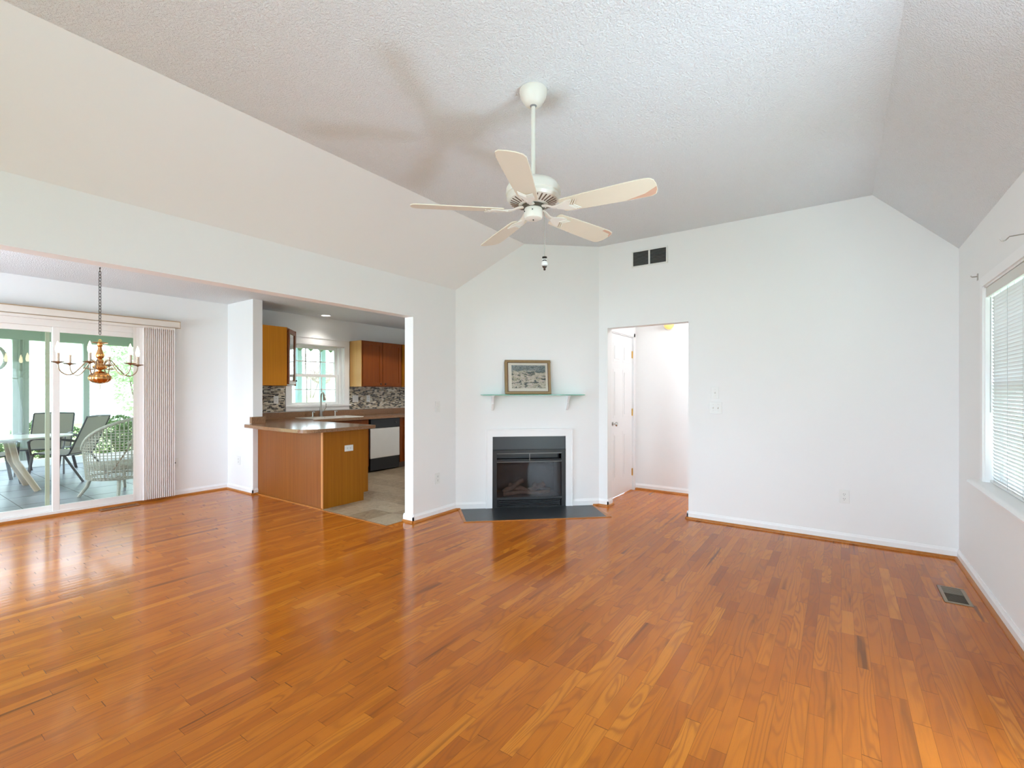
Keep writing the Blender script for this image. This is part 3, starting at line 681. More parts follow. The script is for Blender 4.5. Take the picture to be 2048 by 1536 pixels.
logs = [((-.27, .16, .14), (-.04, .22, .27), .032), ((-.20, .24, .20), (.02, .14, .15), .036), ((.02, .20, .14), (.20, .15, .24), .034), ((.08, .15, .22), (.28, .24, .14), .032), ((-.28, .13, .135), (.26, .14, .14), .024)]
for i, (p, q, r) in enumerate(logs):
    p, q = Vector(p), Vector(q); pts = [p.lerp(q, t / 5) + Vector((0, 0, .008 * sin(t * 2.1 + i))) for t in range(6)]
    MB().tube(pts, r, 12, r1=r * .8).build('ceramic_log', mat('charred_ceramic_log', (.17, .115, .085), .95, var=.5, vscale=25, bump=.8, bscale=60) if i == 0 else bpy.data.materials['charred_ceramic_log'], fp, smooth=60)
h_ = wall_thing('hearth_slab', 'black slate hearth slab lying flat on the wood floor', 'hearth', .825, 0)
MB().prism([(.055 - .825, 0.0), (.100 - .825, -.508), (1.553 - .825, -.508), (1.545 - .825, 0.0)], .0, .006, 'z').build('slab', SLATE, h_)
MB().box(.045 - .825 + .055, -.525, 0, 1.600 - .825, -.508, .0065).prism([(.027 - .825, 0), (.055 - .825, 0), (.100 - .825, -.525), (.075 - .825, -.53)], 0, .0065).prism([(1.545 - .825, 0), (1.572 - .825, 0), (1.595 - .825, -.525), (1.553 - .825, -.508)], 0, .0065).build('oak_border', SHOE, h_)
# glass shelf
sh = wall_thing('mantel_shelf', 'green-edged glass shelf on two white brackets above the fireplace', 'shelf', .86, 1.262)
gm = bpy.data.materials.new('green_edge_glass'); n, l, p_ = principled(gm)
p_.inputs['Base Color'].default_value = (.16, .52, .38, 1); p_.inputs['Roughness'].default_value = .08; p_.inputs['Alpha'].default_value = .75
g_ = n.new('ShaderNodeNewGeometry'); l.new(mixc(n, l, noise(n, l, g_.outputs['Position'], 8, 2), (.14, .48, .35), (.30, .68, .54)), p_.inputs['Base Color'])
MB().prism([(-.585, 0), (-.57, -.145), (-.555, -.152), (.555, -.152), (.57, -.145), (.585, 0)], 0, .009).build('glass_panel', gm, sh, bevel=.002)
for sx0 in (-.455, .395):
    pr = [(0, 0), (-.115, 0), (-.118, -.012), (-.105, -.022), (-.085, -.045), (-.060, -.065), (-.052, -.085), (-.058, -.095), (-.040, -.125), (-.022, -.150), (-.010, -.165), (0, -.17)]
    MB().prism(pr, sx0 - .012, sx0 + .012, 'x').box(sx0 - .020, -.125, -.004, sx0 + .020, 0, 0).build('bracket', TRIM, sh, bevel=.003)
# picture, leaning back against the wall
pic = wall_thing('framed_picture', 'gold framed townscape print with cream mat standing on the glass shelf', 'picture', .80, 1.2745, off=.088)
T = Matrix.Rotation(R(-9), 4, 'X'); w_, h2, t_ = .258, .388, .018; bw = .028
fm = MB()
for a, b_, c, e in ((-w_, w_, 0, bw), (-w_, w_, h2 - bw, h2)): fm.box(a, 0, c, b_, t_, e, T)
for a, b_ in ((-w_, -w_ + bw), (w_ - bw, w_)): fm.box(a, 0, bw, b_, t_, h2 - bw, T)
fm.build('frame', mat('antique_gold_frame', (.30, .20, .095), .38, metal=.35, var=.15, vscale=30), pic, bevel=.004)
fl_ = MB(); e_ = bw - .002; q_ = bw + .006
fl_.box(-w_ + e_, .001, e_, w_ - e_, .006, q_, T).box(-w_ + e_, .001, h2 - q_, w_ - e_, .006, h2 - e_, T).box(-w_ + e_, .001, q_, -w_ + q_, .006, h2 - q_, T).box(w_ - q_, .001, q_, w_ - e_, .006, h2 - q_, T)
fl_.build('frame_lip', mat('dark_wood_lip', (.13, .06, .03), .4), pic)
MB().box(-w_ + bw, .008, bw, w_ - bw, .014, h2 - bw, T).build('mat_board', mat('cream_mat', (.76, .71, .60), .8), pic)
MB().box(-w_ + .075, .0066, .068, w_ - .058, .0082, h2 - .060, T).build('print', PRINT, pic)
MB().box(-w_ + bw, .003, bw, w_ - bw, .0036, h2 - bw, T).build('glazing', pane('picture_glass', (.98, .98, .98), 0), pic)

# ------------------------------------------------------------------ electrical plates, one master each, local frame: plate faces -y
def plate_base(mb, w, h): return mb.prism([(-w / 2, -h / 2), (w / 2, -h / 2), (w / 2, h / 2), (-w / 2, h / 2)], -.006, 0, 'y')
def outlet(loc, rz, label, horiz=False, group='wall outlets', m=WHITE):
    t = thing('wall_outlet', label, 'outlet', loc, rz, group)
    if horiz: t.rotation_euler = (0, pi / 2, rz) if False else (0, 0, rz)
    w, h = (.115, .07) if horiz else (.07, .115)
    plate_base(MB(), w, h).build('cover_plate', m, t, bevel=.002)
    for k in (-1, 1):
        cx0, cz0 = (k * .0195, 0) if horiz else (0, k * .0195)
        r = MB().lathe([(0, 0), (.0165, 0), (.0165, .003), (0, .003)], (0, 0, 0), 20, Matrix.Translation((cx0, -.006, cz0)) @ Matrix.Rotation(pi / 2, 4, 'X'))
        ro = r.build('receptacle', m, t, smooth=40)
        s = MB()
        for q in (-.006, .006):
            if horiz: s.box(cx0 - .004 + .001, -.0096, q - .0012, cx0 + .004 + .001, -.0088, q + .0012)
            else: s.box(q - .0012, -.0096, cz0 - .001, q + .0012, -.0088, cz0 + .008)
        if horiz: s.box(cx0 - .010, -.0096, -.0022, cx0 - .006, -.0088, .0022)
        else: s.box(-.0022, -.0096, cz0 - .010, .0022, -.0088, cz0 - .006)
        s.build('slot', DARK, ro)
    return t
def switch(loc, rz, label, n_=1, group=None):
    t = thing('light_switch', label, 'switch', loc, rz, group)
    plate_base(MB(), .07 + .046 * (n_ - 1), .115).build('cover_plate', WHITE, t, bevel=.002)
    for i in range(n_):
        x = (i - (n_ - 1) / 2) * .046
        MB().prism([(-.010, -.006), (-.020, .002), (-.018, .010), (-.006, .008), (-.006, -.012)], x - .005, x + .005, 'x').build('toggle', WHITE, t)
        s = MB()
        for z in (-.03, .03): MB().ball((x, -.0062, z), .0028, .5, 8, 4).build('screw', STEEL, t)
    return t
outlet((.03, YB, .393), 0, 'white outlet low on the wide right hand stretch of the back wall')
switch((-1.02, YB, 1.293), 0, 'single white switch plate above the double one beside the hall opening', 1)
switch((-1.015, YB, 1.143), 0, 'double white switch plate under the single one beside the hall opening', 2)
switch((XL, 3.615, 1.144), pi / 2, 'white switch plate between kitchen opening and fireplace wall', 1)
outlet((XL, 3.61, .390), pi / 2, 'white outlet low between kitchen opening and fireplace wall')
outlet((-6.45, 3.0, .40), 0, 'white outlet low on the short wall beside the peninsula')
outlet((XD + .006, 3.655, 1.18), pi / 2, 'white outlet in the mosaic left of the kitchen window')
t = thing('blank_plate', 'blank square white plate in the mosaic right of the kitchen window', 'wall plate', (XD + .008, 5.025, 1.18), pi / 2)
plate_base(MB(), .115, .115).build('cover_plate', WHITE, t, bevel=.002); MB().box(-.035, -.010, -.03, -.008, -.006, .03).box(.008, -.010, -.03, .035, -.006, .03).build('rocker', WHITE, t)
outlet((XD + .008, 5.29, 1.18), pi / 2, 'white outlet in the mosaic beside the square plate')
outlet((-4.676, 3.389, .648), pi / 2, 'white sideways outlet on the end of the peninsula', True)
t = thing('phone_jack', 'small white phone jack plate low by the stacked blind', 'wall plate', (XD, 2.385, .42), pi / 2)
plate_base(MB(), .07, .115).build('cover_plate', WHITE, t, bevel=.002); MB().box(-.007, -.009, -.007, .007, -.006, .007).build('socket', DARK, t)

# ------------------------------------------------------------------ air grilles
g = thing('return_air_grille', 'white return air grille high on the back wall', 'vent', (-1.684, YB, 2.752))
f = MB(); w2, h2 = .197, .092
f.box(-w2, -.008, -h2, w2, 0, -h2 + .016).box(-w2, -.008, h2 - .016, w2, 0, h2).box(-w2, -.008, -h2 + .016, -w2 + .018, 0, h2 - .016).box(w2 - .018, -.008, -h2 + .016, w2, 0, h2 - .016).box(-.009, -.009, -h2 + .016, .009, 0, h2 - .016)
f.build('frame', WHITE, g, bevel=.002)
MB().box(-w2 + .012, -.001, -h2 + .01, w2 - .012, 0, h2 - .01).build('duct_opening', DARK, g)
lv = mat('grey_louver', (.20, .20, .19), .6)
for a, b_ in ((-w2 + .018, -.009), (.009, w2 - .018)):
    f = MB()
    for i in range(11):
        z = -h2 + .024 + i * .0144
        f.prism([(-.007, z - .003), (-.001, z + .0025), (-.001, z + .0035), (-.007, z - .002)], a, b_, 'x')
    f.build('louver_bank', lv, g)
g = thing('floor_register', 'tan metal floor register near the right hand corner', 'floor vent', (.60, 4.085, 0))
f = MB(); w2, h2 = .066, .155; tb = .018
f.box(-w2, -h2, 0, w2, -h2 + tb, .005).box(-w2, h2 - tb, 0, w2, h2, .005).box(-w2, -h2 + tb, 0, -w2 + tb, h2 - tb, .005).box(w2 - tb, -h2 + tb, 0, w2, h2 - tb, .005)
f.build('frame', mat('tan_metal', (.30, .23, .16), .4, metal=.3), g, bevel=.0015)
MB().box(-w2 + tb, -h2 + tb, 0, w2 - tb, h2 - tb, .0012).build('duct_opening', mat('dark_brown_duct', (.05, .038, .025), .6), g)
f = MB()
for i in range(18):
    y = -h2 + tb + .008 + i * .0140; f.box(-w2 + tb, y, .0012, w2 - tb, y + .003, .0035)
f.build('grate', mat('brown_grate', (.10, .075, .05), .45), g)
MB().box(-w2 + tb, .02, .0012, w2 - tb, h2 - tb, .003).build('damper_plate', mat('olive_damper', (.16, .135, .095), .5), g)
g = thing('floor_register', 'brown wood floor register in front of the sliding door', 'floor vent', (-6.64, 1.81, 0))
f = MB(); w2, h2 = .055, .175
f.box(-w2, -h2, 0, -w2 + .02, h2, .008).box(w2 - .02, -h2, 0, w2, h2, .008).box(-w2 + .02, -h2, 0, w2 - .02, -h2 + .025, .008).box(-w2 + .02, h2 - .025, 0, w2 - .02, h2, .008)
for i in range(19):
    y = -h2 + .025 + .008 + i * .0165; f.box(-w2 + .02, y, 0, w2 - .02, y + .008, .007)
f.build('frame', wood('brown_register_wood', (.20, .075, .025), (.30, .12, .045), 'Y'), g, bevel=.001)
MB().box(-w2 + .02, -h2 + .025, 0, w2 - .02, h2 - .025, .001).build('duct_opening', DARK, g)

# ------------------------------------------------------------------ blinds
vb = thing('vertical_blind', 'pale vertical blind stacked at the right of the sliding door', 'blind', (XD, 2.0, 0))
f = MB().box(XD + .0, .0, 2.078, XD + .115, 2.40, 2.082).box(XD + .108, 0.0, 2.078, XD + .115, 2.40, 2.150).box(XD, 2.393, 2.078, XD + .108, 2.40, 2.150)
vm = wpart(f, 'valance', mat('cream_valance', (.74, .67, .60), .5), vb)
wpart(MB().box(XD, 0, 2.150, XD + .120, 2.404, 2.160).box(XD + .115, 0, 2.074, XD + .118, 2.404, 2.079).box(XD + .112, 2.400, 2.074, XD + .118, 2.404, 2.152), 'valance_strip', mat('tan_strip', (.42, .29, .17), .5), vm)
wpart(MB().box(XD + .03, .05, 2.05, XD + .08, 2.36, 2.078), 'headrail', ALMOND, vb)
f = MB(); nv_ = 17
for i in range(nv_):
    y = 1.995 + i * .0205; w_ = .043; a = R(47 if i else 75)
    mt = Matrix.Translation((XD + .056, y, 0)) @ Matrix.Rotation(a, 4, 'Z')
    for s0, s1, o0, o1 in ((-w_, -w_ / 3, 0, .007), (-w_ / 3, w_ / 3, .007, .007), (w_ / 3, w_, .007, 0)):
        f.add([mt @ Vector(p) for p in ((s0, o0, .03), (s1, o1, .03), (s1, o1 + .001, .03), (s0, o0 + .001, .03), (s0, o0, 2.06), (s1, o1, 2.06), (s1, o1 + .001, 2.06), (s0, o0 + .001, 2.06))], [(0, 3, 2, 1), (4, 5, 6, 7), (0, 1, 5, 4), (1, 2, 6, 5), (2, 3, 7, 6), (3, 0, 4, 7)])
wpart(f, 'vanes', VANE, vb)
wpart(MB().tube([(XD + .05, 2.352, 2.05), (XD + .05, 2.356, .52)], .003, 6).lathe([(0, 0), (.008, .01), (.008, .07), (0, .08)], (XD + .05, 2.356, .44), 10), 'cord', ALMOND, vb)

mbd = thing('mini_blind', 'lowered white mini blind in the right wall window', 'blind', (XR, 3.8, .73))
y0, y1, z0, z1 = 3.42, 4.186, W1[2], W1[3]
def mini(root, y0, y1):
    wpart(MB().box(XR + .004, y0, z1 - .075, XR + .016, y1, z1 - .014).box(XR + .016, y0, z1 - .05, XR + .055, y1, z1 - .014), 'headrail', mat('cream_headrail', (.68, .67, .62), .4) if 'cream_headrail' not in bpy.data.materials else bpy.data.materials['cream_headrail'], root)
    f = MB(); z = z0 + .035; xc = XR + .034; a = R(-58)
    while z < z1 - .075:
        pr = [(-.0125, 0), (-.006, .0022), (.006, .0022), (.0125, 0), (.006, .0016), (-.006, .0016)]
        vs = []
        for y in (y0 + .004, y1 - .004):
            for p, q in pr: vs.append((xc + p * cos(a) - q * sin(a), y, z + p * sin(a) + q * cos(a)))
        f.add(vs, [(i, (i + 1) % 6, 6 + (i + 1) % 6, 6 + i) for i in range(6)]); z += .0213
    wpart(f, 'slats', SLATM, root)
    wpart(MB().box(xc - .012, y0 + .003, z0 + .006, xc + .012, y1 - .003, z0 + .022), 'bottom_rail', WHITE, root, bevel=.003)
    f = MB()
    for y in (y0 + .10, (y0 + y1) / 2, y1 - .10):
        for dx in (-.014, .014): f.tube([(xc + dx, y, z0 + .02), (xc + dx, y, z1 - .05)], .0009, 4)
    f.tube([(xc - .018, y1 - .045, z1 - .08), (xc - .018, y1 - .04, z0 + .45)], .003, 6)
    wpart(f, 'cords', mat('grey_cord', (.5, .5, .5), .6) if 'grey_cord' not in bpy.data.materials else bpy.data.materials['grey_cord'], root)
mini(mbd, y0, y1)
mb2 = thing('mini_blind', 'white mini blind in the nearer half of the right wall window', 'blind', (XR, 3.0, .73))
mini(mb2, 2.614, 3.38)
# curtain rod hardware
rb = thing('curtain_rod_bracket', 'small grey curtain rod bracket above the right window corner', 'bracket', (XR, 4.38, 2.075))
MB().box(-.004, -.012, -.022, 0, .012, .022).tube([(0, 0, .004), (-.030, 0, .004), (-.036, 0, .012)], .004, 8).build('bracket_arm', STEEL, rb)
hk = MB().tube([(XR, 3.22, 2.058), (.668, 3.22, 2.052), (.661, 3.22, 2.044), (.655, 3.22, 2.037), (.648, 3.22, 2.034), (.641, 3.22, 2.037), (.636, 3.22, 2.048)], .0028, 8)
tag(hk.build('curtain_rod_hook', STEEL, None, loc=(XR, 3.22, 2.058), smooth=60), 'thin bent metal rod hook above the right window at the picture edge', 'curtain hardware')

# ------------------------------------------------------------------ kitchen
CT = .90
pen = thing('peninsula_cabinet', 'honey wood peninsula cabinet under the brown rounded countertop', 'cabinet', (-5.38, 3.36, .0))
wpart(MB().box(-6.085, 3.06, .004, -4.70, 3.075, CT - .04), 'back_panel', OAKF, pen)
wpart(MB().prism([(3.06, .004), (3.60, .004), (3.60, .10), (3.665, .10), (3.665, CT - .04), (3.06, CT - .04)], -4.70, -4.680, 'x'), 'end_panel', OAK, pen, bevel=.001)
wpart(MB().box(-4.705, 3.052, .004, -4.676, 3.063, CT - .04), 'corner_strip', mat('light_orange_strip', (.62, .26, .08), .4), pen)
wpart(MB().box(-6.70, 3.60, .10, -4.70, 3.665, CT - .04).box(-6.7, 3.075, .10, -4.70, 3.6, .12), 'face_frame', CHERRY, pen)
wpart(MB().box(-6.7, 3.58, .004, -4.70, 3.60, .10), 'toe_kick', mat('dark_toe_kick', (.10, .06, .04), .6), pen)
for a, b_ in ((-5.33, -4.72), (-5.95, -5.35)):
    dd = wpart(MB().box(a, 3.666, .12, b_, 3.684, CT - .20), 'door', CHERRY, pen, bevel=.002)
    dr = wpart(MB().box(a, 3.666, CT - .185, b_, 3.684, CT - .05), 'drawer', CHERRY, pen, bevel=.002)
    wpart(MB().ball(((b_ - .04), 3.70, .62), .014), 'knob', CHROME, dd); wpart(MB().ball(((a + b_) / 2, 3.70, CT - .12), .014), 'knob', CHROME, dr)
# one continuous countertop, L shaped with rounded bar corner
def arc(cx0, cy0, r, a0, a1, n_=8): return [(cx0 + r * cos(R(a0 + (a1 - a0) * i / n_)), cy0 + r * sin(R(a0 + (a1 - a0) * i / n_))) for i in range(n_ + 1)]
poly = [(-6.075, 3.125), (-6.075, 2.90), (-5.985, 2.845), (-5.5, 2.80), (-5.05, 2.785)] + arc(-4.76, 2.965, .18, -90, 0)[1:] + [(-4.565, 3.2)] + arc(-4.63, 3.68, .045, 5, 85, 5) + [(-5.95, 3.725), (-6.10, 3.86), (-6.12, 3.95), (-6.12, 6.38), (-6.757, 6.38), (-6.757, 3.125)]
SK = (-6.62, 3.97, -6.22, 4.71)
ct = thing('countertop', 'brown speckled laminate countertop running over peninsula and sink wall', 'countertop', (-5.4, 3.3, CT - .04))
# slab is built as pieces around the sink cut out
rest = [p for p in poly]
top = MB()
pA = poly[:-5] + [(-6.12, 3.97), (-6.757, 3.97), (-6.757, 3.125)]
top.prism(pA, CT - .038, CT); top.box(-6.757, 3.97, CT - .038, SK[0], 4.71, CT); top.box(SK[2], 3.97, CT - .038, -6.12, 4.71, CT); top.box(-6.757, 4.71, CT - .038, -6.12, 6.38, CT)
wpart(top, 'slab', LAM, ct)
wpart(MB().box(-6.757, 3.125, CT, -6.738, 6.38, CT + .095), 'backsplash_strip', LAM, ct)
wpart(MB().prism([(-6.122, 2.975), (-6.068, 2.975), (-6.068, 3.150), (-6.122, 3.150), (-6.122, 3.122), (-6.088, 3.122), (-6.088, 2.998), (-6.122, 2.998)], CT, CT + .082), 'end_block', LAM, ct, bevel=.001)
tag(MB().box(XD + .001, 3.13, CT + .10, XD + .008, 3.79, 1.382).build('backsplash', MOS, None, loc=(XD + .001, 3.46, 1.0)), 'small brick mosaic backsplash left of the kitchen window', 'backsplash')
tag(MB().box(XD + .001, 4.912, CT + .10, XD + .008, 6.38, 1.382).build('backsplash', MOS, None, loc=(XD + .001, 5.6, 1.0)), 'long small brick mosaic backsplash right of the kitchen window', 'backsplash')
bc = thing('base_cabinet', 'red brown sink base cabinet between peninsula and dishwasher', 'cabinet', (-6.45, 4.3, .0))
wpart(MB().box(-6.74, 3.70, .10, -6.17, 3.955, CT - .04).box(-6.74, 3.955, .10, -6.17, 4.84, .60).box(-6.19, 3.955, .60, -6.17, 4.84, CT - .04), 'body', CHERRY, bc)
wpart(MB().box(-6.22, 3.70, .004, -6.20, 4.84, .10), 'toe_kick', bpy.data.materials['dark_toe_kick'], bc)
for a, b_ in ((3.99, 4.40), (4.42, 4.83)):
    dd = wpart(MB().box(-6.17, a, .12, -6.15, b_, .70), 'door', CHERRY, bc, bevel=.002); wpart(MB().ball((-6.135, b_ - .04 if a < 4.2 else a + .04, .64), .014), 'knob', CHROME, dd)
wpart(MB().box(-6.17, 3.99, .715, -6.155, 4.83, CT - .05), 'false_drawer', CHERRY, bc, bevel=.002)
b2 = thing('base_cabinet', 'red brown base cabinet to the right of the dishwasher', 'cabinet', (-6.45, 5.9, .0))
wpart(MB().box(-6.74, 5.485, .10, -6.16, 6.37, CT - .04), 'body', CHERRY, b2); wpart(MB().box(-6.24, 5.485, .004, -6.22, 6.37, .10), 'toe_kick', bpy.data.materials['dark_toe_kick'], b2)
dd = wpart(MB().box(-6.16, 5.56, .12, -6.142, 6.0, .70), 'door', CHERRY, b2, bevel=.002); wpart(MB().ball((-6.128, 5.60, .64), .014), 'knob', CHROME, dd)
dr = wpart(MB().box(-6.16, 5.56, .715, -6.142, 6.0, CT - .05), 'drawer', CHERRY, b2, bevel=.002); wpart(MB().ball((-6.128, 5.78, .79), .014), 'knob', CHROME, dr)
dw = thing('dishwasher', 'white dishwasher with black control panel and black base', 'dishwasher', (-6.42, 5.16, .0))
wpart(MB().box(-6.72, 4.86, .02, -6.17, 5.465, CT - .045), 'tub', BLACK, dw)
wpart(MB().box(-6.17, 4.862, .225, -6.145, 5.463, .705), 'door', mat('dishwasher_white', (.80, .79, .76), .3), dw, bevel=.003)
cp = wpart(MB().box(-6.17, 4.862, .71, -6.138, 5.463, CT - .045), 'control_panel', BLACK, dw, bevel=.003)
wpart(MB().lathe([(0, 0), (.017, 0), (.014, .014), (0, .014)], (0, 0, 0), 16, Matrix.Translation((-6.138, 5.37, .785)) @ Matrix.Rotation(pi / 2, 4, 'Y')), 'dial', mat('dark_grey_dial', (.05, .05, .05), .4), cp)
wpart(MB().box(-6.17, 4.862, .03, -6.150, 5.463, .22), 'kick_panel', BLACK, dw, bevel=.002)
# sink
sk = thing('kitchen_sink', 'white drop-in sink in the counter under the window', 'sink', (-6.43, 4.34, CT))
f = MB(); a, b_, c, e = -6.67, 3.90, -6.20, 4.77
f.box(a, b_, CT, -6.58, e, CT + .012).box(-6.235, b_, CT, c, e, CT + .012).box(-6.58, b_, CT, -6.235, 3.985, CT + .012).box(-6.58, 4.695, CT, -6.235, e, CT + .012).box(-6.58, 4.325, CT - .02, -6.235, 4.355, CT + .010)
f.box(-6.60, 3.975, CT - .20, -6.575, 4.705, CT).box(-6.24, 3.975, CT - .20, -6.225, 4.705, CT).box(-6.6, 3.975, CT - .2, -6.225, 3.99, CT).box(-6.6, 4.69, CT - .2, -6.225, 4.705, CT).box(-6.6, 3.975, CT - .21, -6.225, 4.705, CT - .195)
f.box(-6.58, 4.325, CT - .2, -6.235, 4.355, CT - .02)
wpart(f, 'basin', mat('cream_enamel', (.80, .76, .70), .25), sk, bevel=.003)
fa = thing('kitchen_faucet', 'brushed steel gooseneck faucet with pull-down head at the sink', 'faucet', (-6.63, 4.30, CT + .012))
wpart(MB().lathe([(.028, 0), (.028, .01), (.021, .02), (.019, .12), (.017, .14)], (-6.63, 4.30, CT + .012), 18).tube([(-6.63, 4.30, CT + .14), (-6.63, 4.30, CT + .30), (-6.622, 4.298, CT + .345), (-6.60, 4.293, CT + .375), (-6.57, 4.286, CT + .388), (-6.535, 4.278, CT + .380), (-6.51, 4.272, CT + .355)], .0135, 12), 'spout', STEEL, fa, smooth=50)
wpart(MB().tube([(-6.512, 4.2725, CT + .358), (-6.495, 4.268, CT + .32), (-6.480, 4.264, CT + .27)], .016, 14, r1=.024), 'spray_head', STEEL, fa, smooth=50)
wpart(MB().tube([(-6.63, 4.30, CT + .085), (-6.62, 4.345, CT + .105), (-6.615, 4.375, CT + .15), (-6.615, 4.378, CT + .215)], .011, 10, r1=.008), 'handle', STEEL, fa, smooth=50)
def dispenser(loc, label):
    t = thing('soap_dispenser', label, 'soap dispenser', loc, 0, 'small steel taps on the sink rim')
    MB().lathe([(.018, 0), (.018, .006), (.010, .012), (.009, .06), (.014, .062), (.014, .078), (0, .080)], seg=14).tube([(0, 0, .070), (.03, .0, .078), (.055, 0, .070)], .006, 8).build('pump', CHROME, t, smooth=50); return t
dispenser((-6.63, 4.16, CT + .012), 'small steel dispenser left of the kitchen faucet')
dispenser((-6.63, 4.55, CT + .012), 'small steel sprayer right of the kitchen faucet')
# wall cabinets
def raised(mb, x, a, b_, c, e, st=.055):
    mb.box(x, a, c, x + .012, b_, e)
    mb.box(x + .012, a, c, x + .020, a + st, e).box(x + .012, b_ - st, c, x + .020, b_, e).box(x + .012, a + st, c, x + .020, b_ - st, c + st).box(x + .012, a + st, e - st, x + .020, b_ - st, e); return mb
wc = thing('wall_cabinet', 'red brown two-door wall cabinet right of the kitchen window', 'cabinet', (-6.6, 5.35, 1.383))
wpart(MB().box(-6.755, 4.925, 1.383, -6.46, 5.79, 2.145), 'body', mat('x', (.3, .1, .02)) if False else CHERRY, wc)
wpart(MB().box(-6.755, 4.915, 1.383, -6.455, 4.926, 2.145), 'side_panel', wood('window_lit_side', (.56, .31, .10), (.68, .41, .15), 'Z', .3), wc)  # window light on this side is put into the paler wood colour
for a, b_, k in ((4.94, 5.345, 5.30), (5.355, 5.765, 5.40)):
    dd = wpart(raised(MB(), -6.46, a, b_, 1.395, 2.135), 'door', CHERRY, wc, bevel=.002); wpart(MB().ball((-6.425, k, 1.43), .013), 'knob', IRON, dd)
wc = thing('wall_cabinet', 'wall cabinet at the right edge of the kitchen opening', 'cabinet', (-6.6, 6.1, 1.383))
wpart(MB().box(-6.755, 5.80, 1.383, -6.44, 6.37, 2.145), 'body', OAK, wc); dd = wpart(raised(MB(), -6.44, 5.83, 6.34, 1.395, 2.135), 'door', OAK, wc, bevel=.002); wpart(MB().ball((-6.405, 6.30, 1.43), .013), 'knob', IRON, dd)
cc = thing('corner_wall_cabinet', 'honey corner wall cabinet with angled glass door left of the kitchen window', 'cabinet', (-6.45, 3.4, 1.383))
z0, z1 = 1.383, 2.165
wpart(MB().box(-6.755, 3.122, z0, -6.105, 3.15, z1).box(-6.755, 3.15, z0, -6.73, 3.77, z1).box(-6.73, 3.15, z1 - .02, -6.105, 3.44, z1).box(-6.73, 3.44, z1 - .02, -6.42, 3.76, z1).box(-6.73, 3.15, z0, -6.105, 3.44, z0 + .02).box(-6.73, 3.44, z0, -6.42, 3.76, z0 + .02).box(-6.73, 3.755, z0, -6.43, 3.775, z1), 'body', CHERRY, cc)
wpart(MB().box(-6.105, 3.122, z0, -6.090, 3.445, z1), 'side_panel', wood('bright_honey_side', (.44, .160, .006), (.55, .21, .010), 'Z', .4), cc)
pa, pb = Vector((-6.092, 3.447, 0)), Vector((-6.405, 3.735, 0)); dv = (pb - pa); Ld = dv.length; dv.normalize(); nn = Vector((-dv.y, dv.x, 0)) * -1
if nn.x < 0: nn = -nn
DM = Matrix(((dv.x, nn.x, 0, pa.x), (dv.y, nn.y, 0, pa.y), (0, 0, 1, 0), (0, 0, 0, 1)))
f = MB().box(0, -.02, z0, .03, .0, z1, DM).box(Ld - .03, -.02, z0, Ld, 0, z1, DM).box(.03, -.02, z1 - .03, Ld - .03, 0, z1, DM).box(.03, -.02, z0, Ld - .03, 0, z0 + .03, DM)
wpart(f, 'face_frame', CHERRY, cc)
f = MB(); q0, q1, c, e = .03, Ld - .02, z0 + .02, z1 - .02
f.box(q0, .002, c, q0 + .05, .022, e, DM).box(q1 - .05, .002, c, q1, .022, e, DM).box(q0 + .05, .002, c, q1 - .05, .022, c + .055, DM).box(q0 + .05, .002, e - .055, q1 - .05, .022, e, DM)
dd = wpart(f, 'door', CHERRY, cc, bevel=.002)
wpart(MB().box(q0 + .05, .008, c + .055, q1 - .05, .012, e - .055, DM), 'pane', pane('cabinet_glass', (.85, .9, .92), .45), dd)
wpart(MB().ball(DM @ Vector((q1 - .03, .036, z0 + .07)), .012), 'knob', IRON, dd)
# downlight
dl = thing('recessed_light', 'round lit recessed light in the kitchen ceiling near the window', 'ceiling light', (-6.50, 4.30, ZD))
MB().lathe([(.060, 0), (.085, -.001), (.086, -.005), (.074, -.007), (.062, -.003), (.060, 0)], seg=30, cap=False).build('trim_ring', WHITE, dl, smooth=50)
MB().lathe([(0, -.002), (.062, -.002), (.062, -.001), (0, -.001)], seg=30).build('lens', CANL, dl)
lamp('downlight', 'SPOT', (-6.50, 4.30, ZD - .03), (-6.50, 4.30, 0), 17, (1, .95, .88), .05).data.spot_size = R(120); bpy.data.lights['downlight'].spot_blend = 1; bpy.data.lights['downlight'].shadow_soft_size = .06
dl2 = thing('recessed_light', 'unseen recessed light added to brighten the kitchen beyond the opening', 'ceiling light', (-5.2, 5.0, ZD))  # extra light added out of view to brighten the kitchen
MB().lathe([(.060, 0), (.085, -.001), (.086, -.005), (.074, -.007), (.062, -.003), (.060, 0)], seg=30, cap=False).build('trim_ring', WHITE, dl2, smooth=50)
MB().lathe([(0, -.002), (.062, -.002), (.062, -.001), (0, -.001)], seg=30).build('lens', CANL, dl2)
lamp('added_kitchen_fill', 'SPOT', (-5.2, 5.0, ZD - .03), (-5.2, 5.0, 0), 42, (1, .95, .88), .05).data.spot_size = R(140)
# hall lamp on the back wall and unseen ceiling lamp added to brighten the hall
hl = thing('wall_sconce', 'round amber glass wall light glimpsed high in the back hall', 'wall light', (-1.80, 6.12, 2.165))
MB().lathe([(0, 0), (.075, 0), (.078, .008), (.066, .016), (0, .016)], (0, 0, 0), 28, Matrix.Rotation(pi / 2, 4, 'X')).build('backplate', WHITE, hl, smooth=40)
MB().lathe([(.062, .014), (.064, .03), (.052, .055), (.030, .07), (0, .075)], (0, 0, 0), 28, Matrix.Rotation(pi / 2, 4, 'X')).build('shade', mat('amber_glass_shade', (.85, .58, .20), .25, emit=(1, .55, .12), es=.55), hl, smooth=60)
hc = thing('added_hall_light', 'unseen frosted dome light added to brighten the back hall', 'ceiling light', (-.95, 5.62, 2.44))
MB().lathe([(.14, 0), (.14, -.015), (.12, -.02)], seg=30).build('base_ring', WHITE, hc, smooth=40)
